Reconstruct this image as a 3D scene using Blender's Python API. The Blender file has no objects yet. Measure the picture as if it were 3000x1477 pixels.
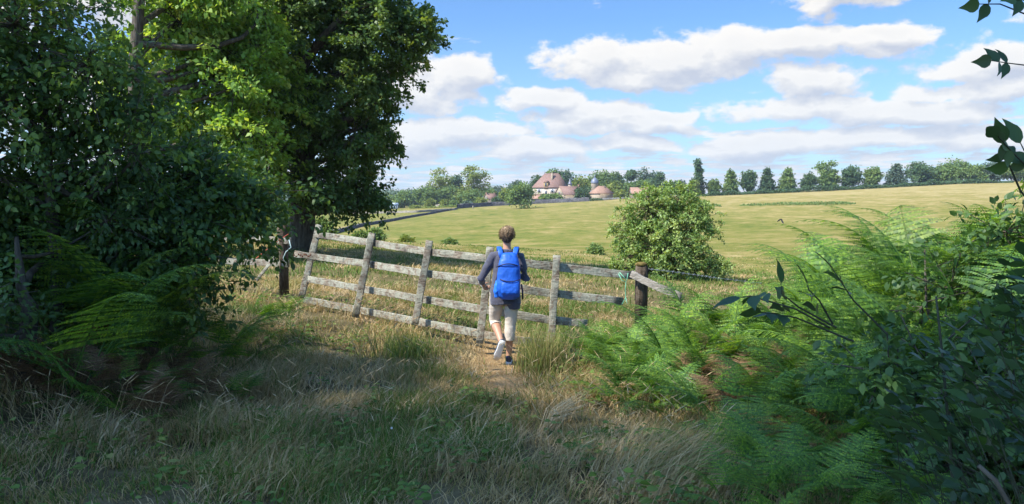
import bpy, bmesh, math, numpy as np
from mathutils import Vector, Matrix
sc = bpy.context.scene
C = sc.collection
PI = math.pi
# ------------------------------------------------------------ camera
F = 2300.0
TH = math.atan(158.5 / F)
CAMZ = 1.6
cd = bpy.data.cameras.new('camera'); cam = bpy.data.objects.new('camera', cd); C.objects.link(cam)
cam.location = (0, 0, CAMZ); cam.rotation_euler = (PI/2 - TH, 0, 0)
cd.sensor_width = 36; cd.lens = F/3000*36; cd.clip_start = 0.05; cd.clip_end = 9000
sc.camera = cam
# ------------------------------------------------------------ light and exposure
SUN_EL = math.radians(50)
SUN_H = np.array([-0.88, -0.47]); SUN_H /= np.linalg.norm(SUN_H)
to_sun = Vector((SUN_H[0]*math.cos(SUN_EL), SUN_H[1]*math.cos(SUN_EL), math.sin(SUN_EL)))
sd = bpy.data.lights.new('sun', 'SUN'); sun = bpy.data.objects.new('sun', sd); C.objects.link(sun)
sd.energy = 4.3; sd.angle = math.radians(0.55); sd.color = (1.0, 0.95, 0.86)
sun.rotation_euler = to_sun.to_track_quat('Z', 'Y').to_euler()
sc.view_settings.view_transform = 'Standard'; sc.view_settings.look = 'None'
sc.view_settings.exposure = 1.05; sc.view_settings.gamma = 1
# ------------------------------------------------------------ world: Nishita sky with cumulus rows
world = bpy.data.worlds.new('World'); sc.world = world; world.use_nodes = True
NT = world.node_tree; NT.nodes.clear()

class NB:
    """tiny helper for node trees"""
    def __init__(s, nt): s.nt = nt
    def n(s, t, **k):
        x = s.nt.nodes.new(t)
        for a, b in k.items(): setattr(x, a, b)
        return x
    def l(s, a, b): s.nt.links.new(a, b)
    def put(s, sock, v):
        if hasattr(v, 'is_output'): s.l(v, sock)
        elif v is not None: sock.default_value = v
    def m(s, op, a, b=None, c=None, clamp=False):
        x = s.n('ShaderNodeMath', operation=op); x.use_clamp = clamp
        for i, v in enumerate((a, b, c)): s.put(x.inputs[i], v)
        return x.outputs[0]
    def v(s, op, a, b=None):
        x = s.n('ShaderNodeVectorMath', operation=op)
        s.put(x.inputs[0], a); s.put(x.inputs[1], b)
        return x.outputs['Value'] if op in ('LENGTH', 'DOT_PRODUCT') else x.outputs[0]
    def mr(s, v, a, b, c=0.0, d=1.0, typ='SMOOTHSTEP'):
        x = s.n('ShaderNodeMapRange'); x.interpolation_type = typ
        s.put(x.inputs[0], v)
        for i, q in enumerate((a, b, c, d)): s.put(x.inputs[i+1], q)
        return x.outputs[0]
    def noise(s, vec, scale, detail=4, rough=0.55, dist=0.0, col=False):
        x = s.n('ShaderNodeTexNoise'); s.put(x.inputs['Vector'], vec)
        x.inputs['Scale'].default_value = scale; x.inputs['Detail'].default_value = detail
        x.inputs['Roughness'].default_value = rough; x.inputs['Distortion'].default_value = dist
        return x.outputs['Color' if col else 'Fac']
    def mix(s, f, a, b, typ='MIX'):
        x = s.n('ShaderNodeMix', data_type='RGBA', blend_type=typ)
        s.put(x.inputs[0], f); s.put(x.inputs[6], a); s.put(x.inputs[7], b)
        return x.outputs[2]
    def ramp(s, f, stops):
        x = s.n('ShaderNodeValToRGB'); s.put(x.inputs[0], f); e = x.color_ramp.elements
        while len(e) > 1: e.remove(e[-1])
        e[0].position = stops[0][0]; e[0].color = (*stops[0][1], 1)
        for p, c in stops[1:]:
            q = e.new(p); q.color = (*c, 1)
        return x.outputs[0]
    def comb(s, x, y, z):
        n = s.n('ShaderNodeCombineXYZ')
        for i, q in enumerate((x, y, z)): s.put(n.inputs[i], q)
        return n.outputs[0]
    def sep(s, v):
        n = s.n('ShaderNodeSeparateXYZ'); s.put(n.inputs[0], v); return n.outputs

# cloud density as a function of (azimuth, elevation); each entry is one cloud: azimuth, elevation, half sizes (photo scaled angles)
CL = [(2500,10,200,75),(2420,50,110,50),(1760,180,200,80),(1950,185,200,75),(2150,175,230,72),(2350,165,240,62),(2540,150,150,34),(1900,225,260,48),
      (1330,235,130,80),(1180,270,160,95),(1590,292,120,36),(1740,335,200,45),(1800,375,260,40),(1960,345,140,26),(2390,275,150,55),(2330,345,230,42),
      (2880,232,190,50),(2950,300,260,42),(2640,365,240,46),(1370,385,230,42),(2250,440,300,36),(2560,425,300,34),
      (1260,410,200,60),(1560,440,230,38),(1850,425,170,26),(540,60,330,90),(250,330,330,90),(2850,430,250,40),(3300,120,200,70),(-300,150,330,120)]
grp = bpy.data.node_groups.new('cloud_density', 'ShaderNodeTree')
grp.interface.new_socket('Vector', in_out='INPUT', socket_type='NodeSocketVector')
grp.interface.new_socket('Density', in_out='OUTPUT', socket_type='NodeSocketFloat')
g = NB(grp); gi = g.n('NodeGroupInput'); go = g.n('NodeGroupOutput')
p0 = gi.outputs[0]
st = g.v('MULTIPLY', p0, (1.0, 1.6, 1.0))
w1 = g.v('MULTIPLY', g.v('SUBTRACT', g.noise(st, 9.0, 3, 0.55, col=True), (0.5, 0.5, 0.5)), (0.16, 0.055, 0.0))
pw = g.v('ADD', p0, w1)
acc = None
for (cx, cy, hw, hh) in CL:
    a = math.atan((cx-1500)/F); e = (580-cy)/F
    d = g.v('LENGTH', g.v('MULTIPLY', g.v('SUBTRACT', pw, (a, e, 0)), (F/hw, F/hh, 0)))
    d = g.m('SUBTRACT', 1.10, d)
    acc = d if acc is None else g.m('MAXIMUM', acc, d)
f1 = g.m('SUBTRACT', g.noise(st, 21.0, 10, 0.66), 0.5)
f2 = g.m('SUBTRACT', g.noise(st, 7.0, 4, 0.5), 0.5)
s = g.sep(p0)
# distant rows that close up towards the horizon
elc = g.m('ADD', g.m('MAXIMUM', s[1], 0.0), 0.055)
pl = g.comb(g.m('DIVIDE', s[0], elc), g.m('DIVIDE', 1.0, elc), 0.0)
rows = g.m('SUBTRACT', g.noise(pl, 1.7, 6, 0.6), 0.5)
bias = g.mr(s[1], 0.0, 0.15, 0.42, -0.32, 'LINEAR')
rows = g.m('ADD', g.m('MULTIPLY', rows, 2.6), bias)
big = g.m('ADD', g.m('ADD', acc, g.m('MULTIPLY', f1, 1.6)), g.m('MULTIPLY', f2, 0.5))
rows = g.m('ADD', rows, g.m('MULTIPLY', f1, 0.9))
den = g.m('MAXIMUM', big, rows)
g.l(den, go.inputs[0])

b = NB(NT)
tc = b.n('ShaderNodeTexCoord'); dx, dy, dz = b.sep(tc.outputs['Generated'])
az = b.m('ARCTAN2', dx, dy)
hyp = b.m('SQRT', b.m('ADD', b.m('MULTIPLY', dx, dx), b.m('MULTIPLY', dy, dy)))
el = b.m('DIVIDE', dz, b.m('MAXIMUM', hyp, 0.05))
pa = b.comb(az, el, 0.0)
def cloud(vec):
    n = b.n('ShaderNodeGroup'); n.node_tree = grp; b.l(vec, n.inputs[0]); return n.outputs[0]
d0 = cloud(pa); d1 = cloud(b.v('ADD', pa, (-0.006, 0.017, 0.0)))
mask = b.mr(d0, 0.02, 0.38)
lit = b.m('ADD', 0.62, b.m('MULTIPLY', b.m('SUBTRACT', d0, d1), 1.25), clamp=True)
thick = b.mr(d0, 0.25, 1.1)
lit = b.m('SUBTRACT', lit, b.m('MULTIPLY', thick, 0.14), clamp=True)
ccol = b.ramp(lit, [(0.0, (2.9, 3.1, 3.6)), (0.45, (3.75, 3.8, 4.0)), (0.75, (4.4, 4.35, 4.3)), (1.0, (5.1, 4.95, 4.7))])
sky = b.n('ShaderNodeTexSky'); sky.sky_type = 'NISHITA'; sky.sun_disc = False
sky.sun_elevation = SUN_EL; sky.sun_rotation = math.atan2(SUN_H[0], SUN_H[1])
sky.air_density = 1.0; sky.dust_density = 0.6; sky.ozone_density = 1.4; sky.altitude = 100
skyc = b.mix(1.0, sky.outputs[0], (.50, .72, .98, 1), 'MULTIPLY')
col = b.mix(b.m('MULTIPLY', mask, 0.97), skyc, ccol)
sd_ = b.v('DOT_PRODUCT', b.v('NORMALIZE', tc.outputs['Generated']), tuple(to_sun))
fill_glow = b.mr(sd_, 0.30, 1.0, 1.0, 3.1)  # added brightening of sky and clouds toward the unseen sun, lifts the shade
col = b.mix(1.0, col, b.comb(fill_glow, b.m('MULTIPLY', b.m('ADD', b.m('MULTIPLY', fill_glow, .93), .07), 1.0), b.m('ADD', b.m('MULTIPLY', fill_glow, .80), .20)), 'MULTIPLY')
veil = b.mr(el, -0.02, 0.22, 0.35, 0.0, 'LINEAR')
col = b.mix(veil, col, (3.3, 4.1, 5.1, 1))
bg = b.n('ShaderNodeBackground'); bg.inputs[1].default_value = 0.1; b.l(col, bg.inputs[0])
ow = b.n('ShaderNodeOutputWorld'); b.l(bg.outputs[0], ow.inputs[0])
world.cycles.sampling_method = 'MANUAL'; world.cycles.sample_map_resolution = 512
sc.cycles.max_bounces = 7; sc.cycles.diffuse_bounces = 4; sc.cycles.transmission_bounces = 4; sc.cycles.transparent_max_bounces = 4
sc.cycles.use_denoising = True

# ------------------------------------------------------------ helpers
def W(px, py, Y):
    a = (px-1500)/F; q = (py-738.5)/F
    dyy = math.cos(TH) - q*math.sin(TH); dzz = -math.sin(TH) - q*math.cos(TH)
    t = Y/dyy
    return np.array([a*t, Y, CAMZ + dzz*t])
def X(px, Y): return (px-1500)/F*Y*1.002
def ss(v, a, c):
    t = np.clip((np.asarray(v, float)-a)/(c-a), 0, 1); return t*t*(3-2*t)
_rl = np.random.default_rng(5).random((128, 128))
def vn(x, y, s=1.0, o=0):
    x = np.asarray(x, float)*s + 37.7 + o*13.1; y = np.asarray(y, float)*s + 91.3 + o*7.7
    xi = np.floor(x).astype(int); yi = np.floor(y).astype(int); fx = x-xi; fy = y-yi
    fx = fx*fx*(3-2*fx); fy = fy*fy*(3-2*fy)
    g_ = lambda i, j: _rl[i % 128, j % 128]
    return (g_(xi, yi)*(1-fx)+g_(xi+1, yi)*fx)*(1-fy) + (g_(xi, yi+1)*(1-fx)+g_(xi+1, yi+1)*fx)*fy
def fbm(x, y, s=1.0, o=0): return (vn(x, y, s, o)+0.5*vn(x, y, s*2.1, o+1)+0.25*vn(x, y, s*4.3, o+2))/1.75
CU = [(p-1500)/F for p in (-2000, 0, 700, 1100, 1500, 1700, 2000, 2400, 2800, 3400, 6000)]
CY = [628, 626, 622, 614, 599, 589, 573, 557, 534, 520, 500]
VU = [(p-1500)/F for p in (-2000, 700, 1000, 1500, 2300, 3300, 6000)]
VY = [690, 702, 700, 690, 668, 650, 640]
def H(x, y):
    x = np.asarray(x, float); y = np.asarray(y, float)
    near = np.interp(y, [-40, 0, 4, 7, 9.4, 13, 25, 40, 60, 100, 140], [0.3, 0.0, -.1, -.28, -.41, -.40, -.60, -1.1, -2.1, -3.6, -4.2])
    near = near - 0.075*np.clip(x, -14, 12)*ss(y, 1, 12)*(1-ss(y, 30, 100))
    near = near + 0.55*ss(x, 2.9, 5.2)*(1-ss(y, 9.0, 12.5)) + 0.55*ss(-x, 2.6, 5.0)*(1-ss(y, 8.5, 12)) + 0.45*ss(x, 1.9, 4.2)*(1-ss(y, 9.5, 13))
    near = near + (vn(x, y, 0.9)-0.5)*0.10*(1-ss(y, 30, 60)) + (vn(x, y, 0.12, 4)-0.5)*0.5*ss(y, 20, 60)
    u = x/np.maximum(y, 20)
    zc = CAMZ + (580-np.interp(u, CU, CY))/F*400
    zv = CAMZ + (580-np.interp(u, VU, VY))/F*130
    s_ = np.clip((y-130)/270, 0, 1); s_ = s_**1.25
    far = zv + (zc-zv)*s_ + (vn(x, y, 0.02, 3)-0.5)*0.9*ss(y, 120, 200)*(1-ss(y, 340, 400))
    far = far - np.clip(y-415, 0, 300)*0.022*ss(u, -0.05, 0.1) + np.clip(y-520, 0, 700)*0.012*(1-ss(u, -0.1, 0.05))
    w = ss(y, 45, 125)
    return near*(1-w) + far*w

def Yat(px, py, lo=60., hi=460.):
    Ys = np.linspace(lo, hi, 1600); x = (px-1500)/F*Ys*1.002; z = H(x, Ys)
    q = (py-738.5)/F; zr = CAMZ+(-math.sin(TH)-q*math.cos(TH))/(math.cos(TH)-q*math.sin(TH))*Ys
    return float(Ys[np.argmin(np.abs(z-zr))])
def mesh_data(name, V, FS, att=None, smooth=False):
    me = bpy.data.meshes.new(name)
    V = np.ascontiguousarray(V, dtype=np.float32).reshape(-1, 3)
    if not isinstance(FS, (list, tuple)) or (len(FS) and isinstance(FS[0], (list, tuple)) and np.isscalar(FS[0][0])):
        if isinstance(FS, np.ndarray): FS = [FS]
        else:
            by = {}
            for f in FS: by.setdefault(len(f), []).append(f)
            FS = [np.array(q) for q in by.values()]
    FS = [np.asarray(f, dtype=np.int32) for f in FS if len(f)]
    me.vertices.add(len(V)); me.vertices.foreach_set('co', V.ravel())
    loops = np.concatenate([f.ravel() for f in FS]); tot = np.concatenate([np.full(len(f), f.shape[1], np.int32) for f in FS])
    me.loops.add(len(loops)); me.loops.foreach_set('vertex_index', loops)
    me.polygons.add(len(tot)); me.polygons.foreach_set('loop_start', np.concatenate([[0], np.cumsum(tot)[:-1]]).astype(np.int32))
    me.polygons.foreach_set('loop_total', tot)
    if smooth: me.polygons.foreach_set('use_smooth', np.ones(len(tot), bool))
    me.update(calc_edges=True)
    if att is not None:
        a = me.attributes.new('tint', 'FLOAT', 'POINT'); a.data.foreach_set('value', np.ascontiguousarray(att, dtype=np.float32))
    return me
def obj(name, me, mat=None, parent=None, loc=None):
    o = bpy.data.objects.new(name, me); C.objects.link(o)
    if mat and not me.materials: me.materials.append(mat)
    if parent: o.parent = parent
    if loc is not None: o.location = loc
    return o
def mesh(name, V, FS, mat, parent=None, att=None, smooth=False, off=None):
    V = np.asarray(V, float)
    if off is not None: V = V - np.asarray(off)
    return obj(name, mesh_data(name, V, FS, att, smooth), mat, parent, None)
def tag(o, label, cat, group=None):
    o['label'] = label; o['category'] = cat
    if group: o['group'] = group
    return o
def thing(name, label, cat, loc=(0, 0, 0), rz=0.0, group=None):
    o = bpy.data.objects.new(name, None); C.objects.link(o); o.empty_display_size = 0.2
    o.location = [float(q) for q in loc]; o.rotation_euler = (0, 0, rz)
    return tag(o, label, cat, group)

class MB:
    """collects shapes into one mesh"""
    def __init__(s): s.V = []; s.F = []; s.n = 0
    def add(s, V, Fc):
        V = np.asarray(V, float).reshape(-1, 3); s.V.append(V)
        for f in Fc: s.F.append(tuple(int(i)+s.n for i in f))
        s.n += len(V); return s
    def box(s, c, d, rz=0.0, bev=0.0):
        hx, hy, hz = d[0]/2, d[1]/2, d[2]/2
        V = np.array([[x, y, z] for z in (-hz, hz) for x, y in ((-hx, -hy), (hx, -hy), (hx, hy), (-hx, hy))])
        cr, sr = math.cos(rz), math.sin(rz)
        V = V @ np.array([[cr, sr, 0], [-sr, cr, 0], [0, 0, 1]]) + np.asarray(c)
        return s.add(V, [(3, 2, 1, 0), (4, 5, 6, 7), (0, 1, 5, 4), (1, 2, 6, 5), (2, 3, 7, 6), (3, 0, 4, 7)])
    def tube(s, P, r, n=8, cap=True, ref=None, r2=None, expo=2.0, jit=0.0, rng=None, rot=0.0):
        """sweep an ellipse or superellipse (radii r, r2) along the path P"""
        P = np.asarray(P, float); m = len(P)
        r = np.broadcast_to(np.asarray(r, float), (m,)); r2 = r if r2 is None else np.broadcast_to(np.asarray(r2, float), (m,))
        T = np.gradient(P, axis=0); T /= np.linalg.norm(T, axis=1)[:, None]+1e-9
        ref = np.array(ref if ref is not None else ((0, 0, 1) if abs(T[0][2]) < 0.8 else (1, 0, 0)), float)
        A = ref - (T@ref)[:, None]*T; A /= np.linalg.norm(A, axis=1)[:, None]+1e-9
        B = np.cross(T, A)
        t = np.arange(n)*2*PI/n + rot; c, q = np.cos(t), np.sin(t)
        if expo != 2.0:
            c = np.sign(c)*np.abs(c)**(2/expo); q = np.sign(q)*np.abs(q)**(2/expo)
        V = P[:, None]+A[:, None]*(r[:, None]*c)[:, :, None]+B[:, None]*(r2[:, None]*q)[:, :, None]
        if jit and rng is not None: V = V+rng.normal(0, jit, V.shape)
        V = V.reshape(-1, 3); Fc = []
        for i in range(m-1):
            for j in range(n):
                k = (j+1) % n; Fc.append((i*n+j, i*n+k, (i+1)*n+k, (i+1)*n+j))
        if cap:
            Fc.append(tuple(range(n-1, -1, -1))); Fc.append(tuple((m-1)*n+j for j in range(n)))
        return s.add(V, Fc)
    def ell(s, c, r, n=14, m=9):
        V = []; Fc = []
        for i in range(m+1):
            a = PI*i/m
            for j in range(n):
                q = 2*PI*j/n; V.append((c[0]+r[0]*math.sin(a)*math.cos(q), c[1]+r[1]*math.sin(a)*math.sin(q), c[2]+r[2]*math.cos(a)))
        for i in range(m):
            for j in range(n):
                k = (j+1) % n
                Fc.append((i*n+j, (i+1)*n+j, (i+1)*n+k, i*n+k))
        return s.add(V, Fc)
    def build(s, name, mat, parent=None, smooth=False, off=None):
        V = np.concatenate(s.V)
        if off is not None: V = V-np.asarray(off)
        by = {}
        for f in s.F: by.setdefault(len(f), []).append(f)
        return obj(name, mesh_data(name, V, [np.array(q) for q in by.values()], None, smooth), mat, parent)
    def remesh(s, name, mat, voxel, parent=None, smooth_it=4, disp=None, off=None):
        V = np.concatenate(s.V)
        by = {}
        for f in s.F: by.setdefault(len(f), []).append(f)
        me = mesh_data('tmp', V, [np.array(q) for q in by.values()])
        bm = bmesh.new(); bm.from_mesh(me); bmesh.ops.remove_doubles(bm, verts=bm.verts, dist=1e-5)
        bmesh.ops.recalc_face_normals(bm, faces=bm.faces); bm.to_mesh(me); bm.free()
        o = bpy.data.objects.new('tmp', me); C.objects.link(o)
        md = o.modifiers.new('r', 'REMESH'); md.mode = 'VOXEL'; md.voxel_size = voxel
        md = o.modifiers.new('s', 'SMOOTH'); md.iterations = smooth_it; md.factor = 0.5
        dg = bpy.context.evaluated_depsgraph_get(); dg.update()
        m2 = bpy.data.meshes.new_from_object(o.evaluated_get(dg)); bpy.data.objects.remove(o)
        m2.name = name
        n = len(m2.vertices); co = np.empty(n*3, np.float32); m2.vertices.foreach_get('co', co); co = co.reshape(-1, 3)
        if disp is not None:
            nr = np.empty(n*3, np.float32); m2.vertices.foreach_get('normal', nr); nr = nr.reshape(-1, 3)
            co = co + nr*disp(co)[:, None]
        if off is not None: co = co-np.asarray(off)
        m2.vertices.foreach_set('co', np.ascontiguousarray(co, dtype=np.float32).ravel())
        m2.polygons.foreach_set('use_smooth', np.ones(len(m2.polygons), bool)); m2.update()
        m2.materials.clear()
        return obj(name, m2, mat, parent)

# ------------------------------------------------------------ materials
def mat(name, fn, rough=0.8, spec=0.3, bump=None, transl=None, metal=0.0, sheen=0.0):
    m = bpy.data.materials.new(name); m.use_nodes = True; nt = m.node_tree; nt.nodes.clear(); q = NB(nt)
    out = q.n('ShaderNodeOutputMaterial'); p = q.n('ShaderNodeBsdfPrincipled')
    c = fn(q) if callable(fn) else (*fn, 1)
    q.put(p.inputs['Base Color'], c); p.inputs['Roughness'].default_value = rough
    p.inputs['Specular IOR Level'].default_value = spec; p.inputs['Metallic'].default_value = metal
    if sheen: p.inputs['Sheen Weight'].default_value = sheen
    if bump:
        h, st_, ds = bump(q); bn = q.n('ShaderNodeBump'); bn.inputs['Strength'].default_value = st_; bn.inputs['Distance'].default_value = ds
        q.l(h, bn.inputs['Height']); q.l(bn.outputs[0], p.inputs['Normal'])
    if transl:
        t = q.n('ShaderNodeBsdfTranslucent')
        tcx = q.mix(1.0, c, (*transl[1], 1), 'MULTIPLY'); q.l(tcx, t.inputs[0])
        mx = q.n('ShaderNodeMixShader'); mx.inputs[0].default_value = transl[0]
        q.l(p.outputs[0], mx.inputs[1]); q.l(t.outputs[0], mx.inputs[2]); q.l(mx.outputs[0], out.inputs[0])
    else: q.l(p.outputs[0], out.inputs[0])
    return m
def objco(q): return q.n('ShaderNodeTexCoord').outputs['Object']
def tint(q):
    a = q.n('ShaderNodeAttribute'); a.attribute_name = 'tint'; return a.outputs['Fac']
def leafmat(name, dark, mid, light, tr=0.35, rough=0.5, spec=0.35, tcol=(1.7, 1.5, 0.6)):
    return mat(name, lambda q: q.ramp(tint(q), [(0, dark), (0.55, mid), (1.0, light)]), rough, spec, transl=(tr, tcol))
L_oak = leafmat('oak_leaf', (.052, .100, .030), (.110, .190, .042), (.270, .330, .065), 0.38)
L_oakl = leafmat('maple_leaf', (.115, .225, .042), (.215, .360, .062), (.400, .480, .105), 0.48)
L_dark = leafmat('hazel_leaf', (.055, .105, .038), (.095, .175, .045), (.180, .270, .050), 0.40)
L_elder = leafmat('elder_leaf', (.030, .062, .026), (.042, .090, .030), (.070, .150, .028), 0.30, 0.42, 0.5)
L_pear = leafmat('bush_leaf', (.110, .185, .045), (.200, .300, .075), (.360, .440, .150), 0.34, 0.45, 0.4)
L_far = leafmat('far_leaf', (.090, .150, .055), (.150, .225, .070), (.250, .310, .095), 0.3, 0.7, 0.1)
L_farD = leafmat('far_dark_leaf', (.055, .100, .055), (.085, .145, .065), (.140, .200, .080), 0.25, 0.7, 0.1)
L_farY = leafmat('far_yellow_leaf', (.110, .160, .040), (.200, .250, .060), (.300, .320, .080), 0.3, 0.7, 0.1)
L_farB = leafmat('far_blue_haze_leaf', (.075, .120, .085), (.110, .160, .110), (.150, .200, .125), 0.2, 0.7, 0.1)  # bluish distance haze mixed into the leaf colour
def fern_col(q):
    r = q.n('ShaderNodeObjectInfo').outputs['Random']
    a = q.ramp(tint(q), [(0, (.056, .128, .045)), (0.5, (.145, .275, .048)), (1.0, (.320, .470, .055))])
    a2 = q.ramp(tint(q), [(0, (.180, .210, .060)), (1.0, (.420, .380, .100))])
    return q.mix(1.0, q.mix(q.mr(r, 0.88, 1.15), a, a2), q.ramp(q.m('FRACT', q.m('MULTIPLY', r, 7.3)), [(0, (.62, .72, .85)), (1, (1.1, 1.05, .9))]), 'MULTIPLY')
M_fern = mat('bracken_leaf', fern_col, 0.5, 0.35, transl=(0.40, (1.4, 1.4, 0.38)))
M_fernd = mat('dead_bracken', lambda q: q.ramp(tint(q), [(0, (.13, .080, .045)), (1.0, (.30, .19, .10))]), 0.8, 0.1, transl=(0.25, (1.2, 1, .8)))
M_stalk = mat('fern_stalk', (.10, .085, .035), 0.6, 0.3)
def grass_col(q):
    return q.ramp(tint(q), [(0, (.055, .110, .018)), (0.25, (.115, .190, .030)), (0.45, (.230, .250, .070)), (0.6, (.390, .285, .125)), (0.8, (.560, .400, .205)), (1.0, (.70, .56, .37))])
M_grass = mat('grass_blade', grass_col, 0.6, 0.25, transl=(0.3, (1.2, 1.2, 0.8)))
def ground_col(q):
    o = objco(q); x, y, z = q.sep(o)
    n1 = q.noise(o, 0.35, 6, 0.6); n2 = q.noise(q.v('MULTIPLY', o, (0.8, 1.0, 1.0)), 0.045, 5, 0.6); n3 = q.noise(o, 3.0, 6, 0.7)
    near = q.ramp(n3, [(0.3, (.060, .050, .028)), (0.5, (.150, .120, .060)), (0.7, (.240, .190, .100))])
    n6 = q.noise(q.v('MULTIPLY', o, (1.0, .35, 1.0)), 0.055, 4, 0.6)
    t = q.m('ADD', q.m('MULTIPLY', n1, 0.5), q.m('ADD', q.m('MULTIPLY', n2, 0.30), q.m('MULTIPLY', n6, .45)))
    n4 = q.noise(o, 0.9, 6, 0.7); n5 = q.noise(q.v('MULTIPLY', o, (1.0, 0.6, 1.0)), 0.22, 6, 0.75)
    t = q.m('ADD', t, q.m('ADD', q.m('MULTIPLY', q.m('SUBTRACT', n4, 0.5), 0.8), q.m('MULTIPLY', q.m('SUBTRACT', n5, 0.5), 1.35)))
    hi = q.mr(z, -5.5, 4.0, 0.00, 0.31, 'LINEAR'); t = q.m('ADD', t, hi)
    field = q.ramp(t, [(0.30, (.062, .092, .018)), (0.50, (.125, .145, .027)), (0.68, (.190, .175, .044)), (0.86, (.270, .215, .075)), (1.0, (.340, .270, .115))])
    px2 = q.m('ABSOLUTE', q.m('ADD', x, q.m('ADD', .08, q.m('MULTIPLY', q.m('SUBTRACT', n3, .5), .5)))); pth = q.m('MULTIPLY', q.mr(px2, .22, .50, 1, 0), q.m('MULTIPLY', q.mr(y, 6.8, 7.8), q.mr(y, 11, 13, 1, 0)))
    near = q.mix(pth, near, q.ramp(n3, [(.3, (.25, .15, .065)), (.7, (.42, .29, .15))]))
    # worn band below the reeds and straw streaks
    return q.mix(q.mr(y, 12, 34), near, field)
def ground_bump(q):
    o = objco(q); return q.m('ADD', q.noise(o, 6.0, 6, 0.7), q.m('MULTIPLY', q.noise(o, 1.2, 6, 0.7), 1.6)), 0.9, 0.12
M_ground = mat('meadow_ground', ground_col, 0.95, 0.05, bump=ground_bump)
def bark_col(q):
    o = objco(q); n = q.noise(q.v('MULTIPLY', o, (1, 1, .25)), 14, 6, 0.65); n2 = q.noise(o, 2.3, 4, 0.6)
    c = q.ramp(n, [(0.3, (.030, .024, .018)), (0.5, (.085, .070, .052)), (0.7, (.160, .140, .105))])
    return q.mix(q.mr(n2, 0.55, 0.7, 0, .6), c, (.15, .16, .10, 1))
def bark_bump(q):
    o = objco(q); return q.noise(q.v('MULTIPLY', o, (1, 1, .22)), 14, 6, 0.65), 0.9, 0.04
M_bark = mat('bark', bark_col, 0.9, 0.15, bump=bark_bump)
M_twig = mat('twig_bark', lambda q: q.ramp(q.noise(objco(q), 8, 3), [(0.3, (.06, .048, .035)), (0.7, (.14, .12, .09))]), 0.85, 0.15)
def wood_col(q):
    o = objco(q)
    n = q.noise(q.v('MULTIPLY', o, (1, 1, 5)), 9, 6, 0.65); li = q.noise(o, 7.5, 8, 0.74, 0.5); li2 = q.noise(o, 26, 6, 0.7); mo = q.noise(o, 2.2, 3, 0.6)
    c = q.ramp(n, [(0.30, (.070, .052, .038)), (0.46, (.19, .150, .11)), (0.62, (.32, .27, .205))])
    c = q.mix(q.mr(li, 0.44, 0.53, 0, 0.9), c, q.ramp(li2, [(0.3, (.20, .195, .15)), (0.7, (.43, .42, .33))]))
    c = q.mix(q.mr(mo, 0.56, 0.70, 0, 0.75), c, (.055, .050, .045, 1))
    return q.mix(q.mr(q.noise(o, 16, 4, 0.6), 0.62, 0.70, 0, 0.6), c, (.05, .045, .04, 1))
def wood_bump(q):
    o = objco(q); return q.m('ADD', q.noise(q.v('MULTIPLY', o, (1, 1, 5)), 9, 6, 0.65), q.noise(o, 24, 6, 0.7)), 0.8, 0.015
M_wood = mat('lichened_wood', wood_col, 0.9, 0.1, bump=wood_bump)
def owood_col(q):
    o = objco(q); n = q.noise(q.v('MULTIPLY', o, (2, 2, .4)), 12, 6, 0.65); z = q.sep(o)[2]
    c = q.ramp(n, [(0.3, (.035, .024, .016)), (0.55, (.105, .078, .055)), (0.75, (.20, .165, .125))])
    return q.mix(q.m('MULTIPLY', q.mr(z, 0.86, 0.98), q.mr(q.noise(o, 14, 4), .4, .6)), c, (.20, .15, .035, 1))
M_oldpost = mat('mossy_post_wood', owood_col, 0.9, 0.1, bump=wood_bump)
def stone_col(c1, c2, c3, sc_=1.0):
    def f(q):
        o = objco(q); vo = q.n('ShaderNodeTexVoronoi'); q.put(vo.inputs['Vector'], q.v('MULTIPLY', o, (1, 1, 1.8))); vo.inputs['Scale'].default_value = 1.6*sc_
        v = q.sep(vo.outputs['Color'])[0]
        c = q.ramp(v, [(0.0, c1), (0.5, c2), (1.0, c3)])
        return q.mix(q.mr(q.noise(o, .45*sc_, 5, .6), .45, .7, 0, .5), c, (*c1, 1))
    return f
M_dstone = mat('dark_field_stone', stone_col((.055, .052, .058), (.10, .096, .10), (.16, .15, .14)), 0.95, 0.1)
M_pstone = mat('pale_field_stone', stone_col((.17, .15, .115), (.24, .21, .16), (.31, .27, .21)), 0.95, 0.1)
def plaster(c, k=.25):
    return lambda q: q.mix(q.mr(q.noise(objco(q), 0.5, 6, .65), .35, .7, 0, 1), (*c, 1), (*[v*(1-k) for v in c], 1))
M_wallcream = mat('cream_render', plaster((.44, .365, .285)), 0.9, 0.1)
M_wallstone = mat('ochre_stone_wall', plaster((.37, .295, .21), .3), 0.9, 0.1)
M_wallgrey = mat('grey_stone_wall', plaster((.25, .22, .17), .3), 0.9, 0.1)
def tile(c, k=.3):
    def f(q):
        o = objco(q); n = q.noise(q.v('MULTIPLY', o, (1, 1, 1.6)), 1.6, 5, .6); n2 = q.noise(o, .35, 4, .6)
        a = q.mix(q.mr(n, .35, .65), (*c, 1), (*[v*(1-k) for v in c], 1))
        return q.mix(q.mr(n2, .5, .75, 0, .45), a, (.24, .17, .14, 1))
    return f
def tile_bump(q):
    w = q.n('ShaderNodeTexWave'); w.bands_direction = 'Z'; w.inputs['Scale'].default_value = 2.2; q.l(objco(q), w.inputs[0]); return w.outputs['Fac'], 0.5, 0.05
M_tile = mat('brown_roof_tile', tile((.27, .165, .130)), 0.85, 0.15, bump=tile_bump)
M_tileO = mat('orange_roof_tile', tile((.36, .215, .150)), 0.85, 0.15, bump=tile_bump)
M_slate = mat('blue_grey_slate', tile((.15, .17, .22), .25), 0.45, 0.5)
M_white = mat('white_painted_wood', plaster((.50, .50, .49), .08), 0.6, 0.3)
M_glass = mat('window_glass', (.05, .06, .08), 0.15, 0.5)
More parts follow.
